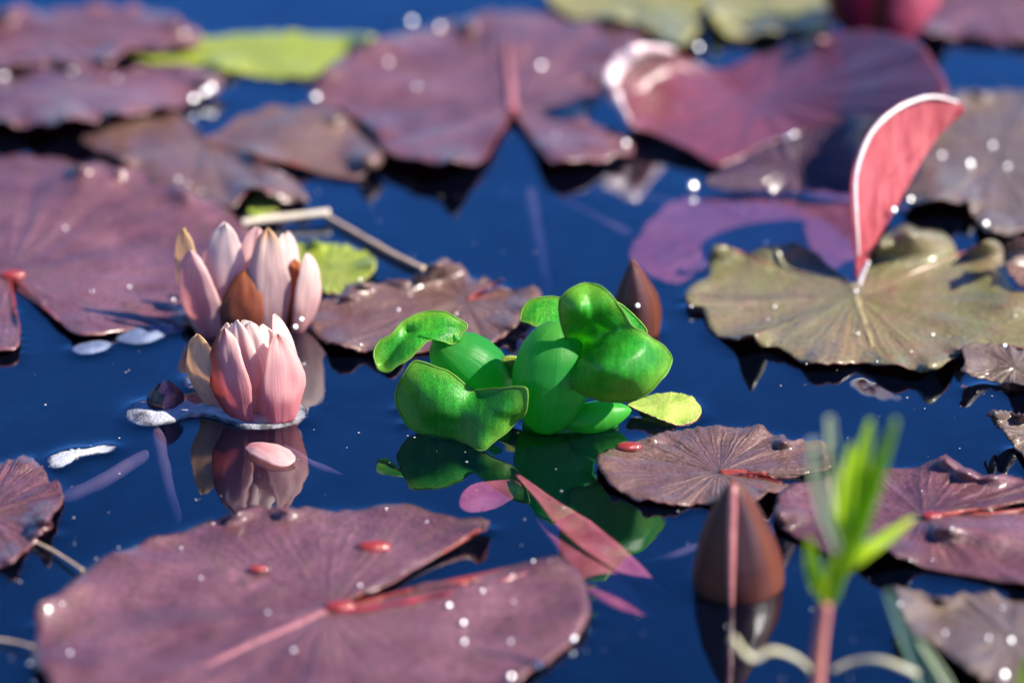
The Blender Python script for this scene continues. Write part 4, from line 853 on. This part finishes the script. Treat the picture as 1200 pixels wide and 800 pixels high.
drops(L23, [(435,340,2.2),(480,346,2.5),(467,363,2.5),(423,404,2.5),(535,367,2.4,.2),(583,365,2.4),(422,327,2.5),(395,352,3),(397,344,3)], 'brown flap pad')
drops(L20, [(1115,619,3),(1093,656,2.5),(1067,656,3.5),(1060,570,1.6,.2),(1080,575,1.5,.2),(1130,570,1.6,.2)], 'purple right pad')
drops(L22, [(1053,692,4.5,.05),(1055,707,4,.06),(1078,758,5,.06),(1067,760,5,.15),(1107,741,4,.2),(1158,747,4,.25),(1185,750,5,.2),(1175,712,4,.25),(1177,790,6,.04),], 'bottom right corner pad')
def single_drop(label, p, r, err=.05):
    o = bpy.data.objects.new('water_drop', DROP); scn.collection.objects.link(o); o.location = p; o.scale = (r, r, r)
    o.rotation_euler = (H+Vector(rng.normal(0, err, 3))).normalized().to_track_quat('Z', 'Y').to_euler(); tag(o, label, 'water drop')
single_drop('round white glinting drop at the left end of the dark shade sheet', at(812,218,.0035), 6*mm(218), .02)
single_drop('glinting drop low on the right side of the big brown bud', atY(909, 678, at(863,682).y-.006), 4*mm(678))
single_drop('glinting drop on the face of the dark bud behind the upper green leaf', atY(747, 358, at(748,388).y-.013), 3*mm(380))
single_drop('glinting drop on the right flank of the upright red leaf', atY(1048, 246, ry+.008+92/220*RLEAN), 3.5*mm(300))
single_drop('upper glinting drop at the foot of the rear flower', atY(353, 374, at(288,384).y-.014), 3*mm(384))
single_drop('lower glinting drop at the foot of the rear flower', atY(346, 383, at(288,384).y-.016), 3.4*mm(384))
def bead(label, pl, px, py, wpx, ang=0.):
    o = bpy.data.objects.new('red_bead', BEAD); scn.collection.objects.link(o); o.location = at(px, py, pad_z(pl, px, py)+.0008)
    s = wpx/2*mm(py); o.scale = (s, s, s*1.1); o.rotation_euler = (0, 0, ang); tag(o, label, 'water bead', 'red tinted water beads on pads')
bead('biggest oval red bead on the largest mauve pad near its slit tip', L1, 438, 640, 42)
bead('smaller red bead left of the centre on the largest mauve pad', L1, 302, 666, 24)
bead('red bead on the brown purple pad next to the green floating plant', L19, 737, 523, 32)
bead('small pale red bead on the brown purple pad behind the big bud', L19, 889, 571, 13)
bead('red bead where the slit of the broad mauve pad begins', L3, 14, 322, 34)
bead('red bead at the slit start of the purple pad behind the shoot', L20, 1092, 604, 28)
bead('pinkish bead at the V slit of the large top pad', L7, 601, 129, 18)
bead('wet red bead at the slit start of the largest mauve pad', L1, 398, 710, 40)

bmv = []; bmf = []
for i in range(420):
    px, py = rng.uniform(-20, 1220), rng.uniform(0, 800)**1.0; p = at(px, py, .0009); r = rng.uniform(.5, 1.1)**2*.00045; b0 = len(bmv)
    for k in range(5): q = 6.283*k/5; bmv.append((p.x+r*math.cos(q), p.y+r*math.sin(q), p.z))
    bmv.append((p.x, p.y, p.z+r*.5)); bmf += [(b0+k, b0+(k+1) % 5, b0+5) for k in range(5)]
M['speck'] = plain('pale dust', (.5,.5,.52), rough=.5)
tag(link('dust_specks', bmv, bmf, 'speck', origin=(0,0,0)), 'fine pale specks drifting on the water film', kind='stuff')
build_water_body(); build_water()
for o in bpy.data.objects:
    if '_o' in o: del o['_o']
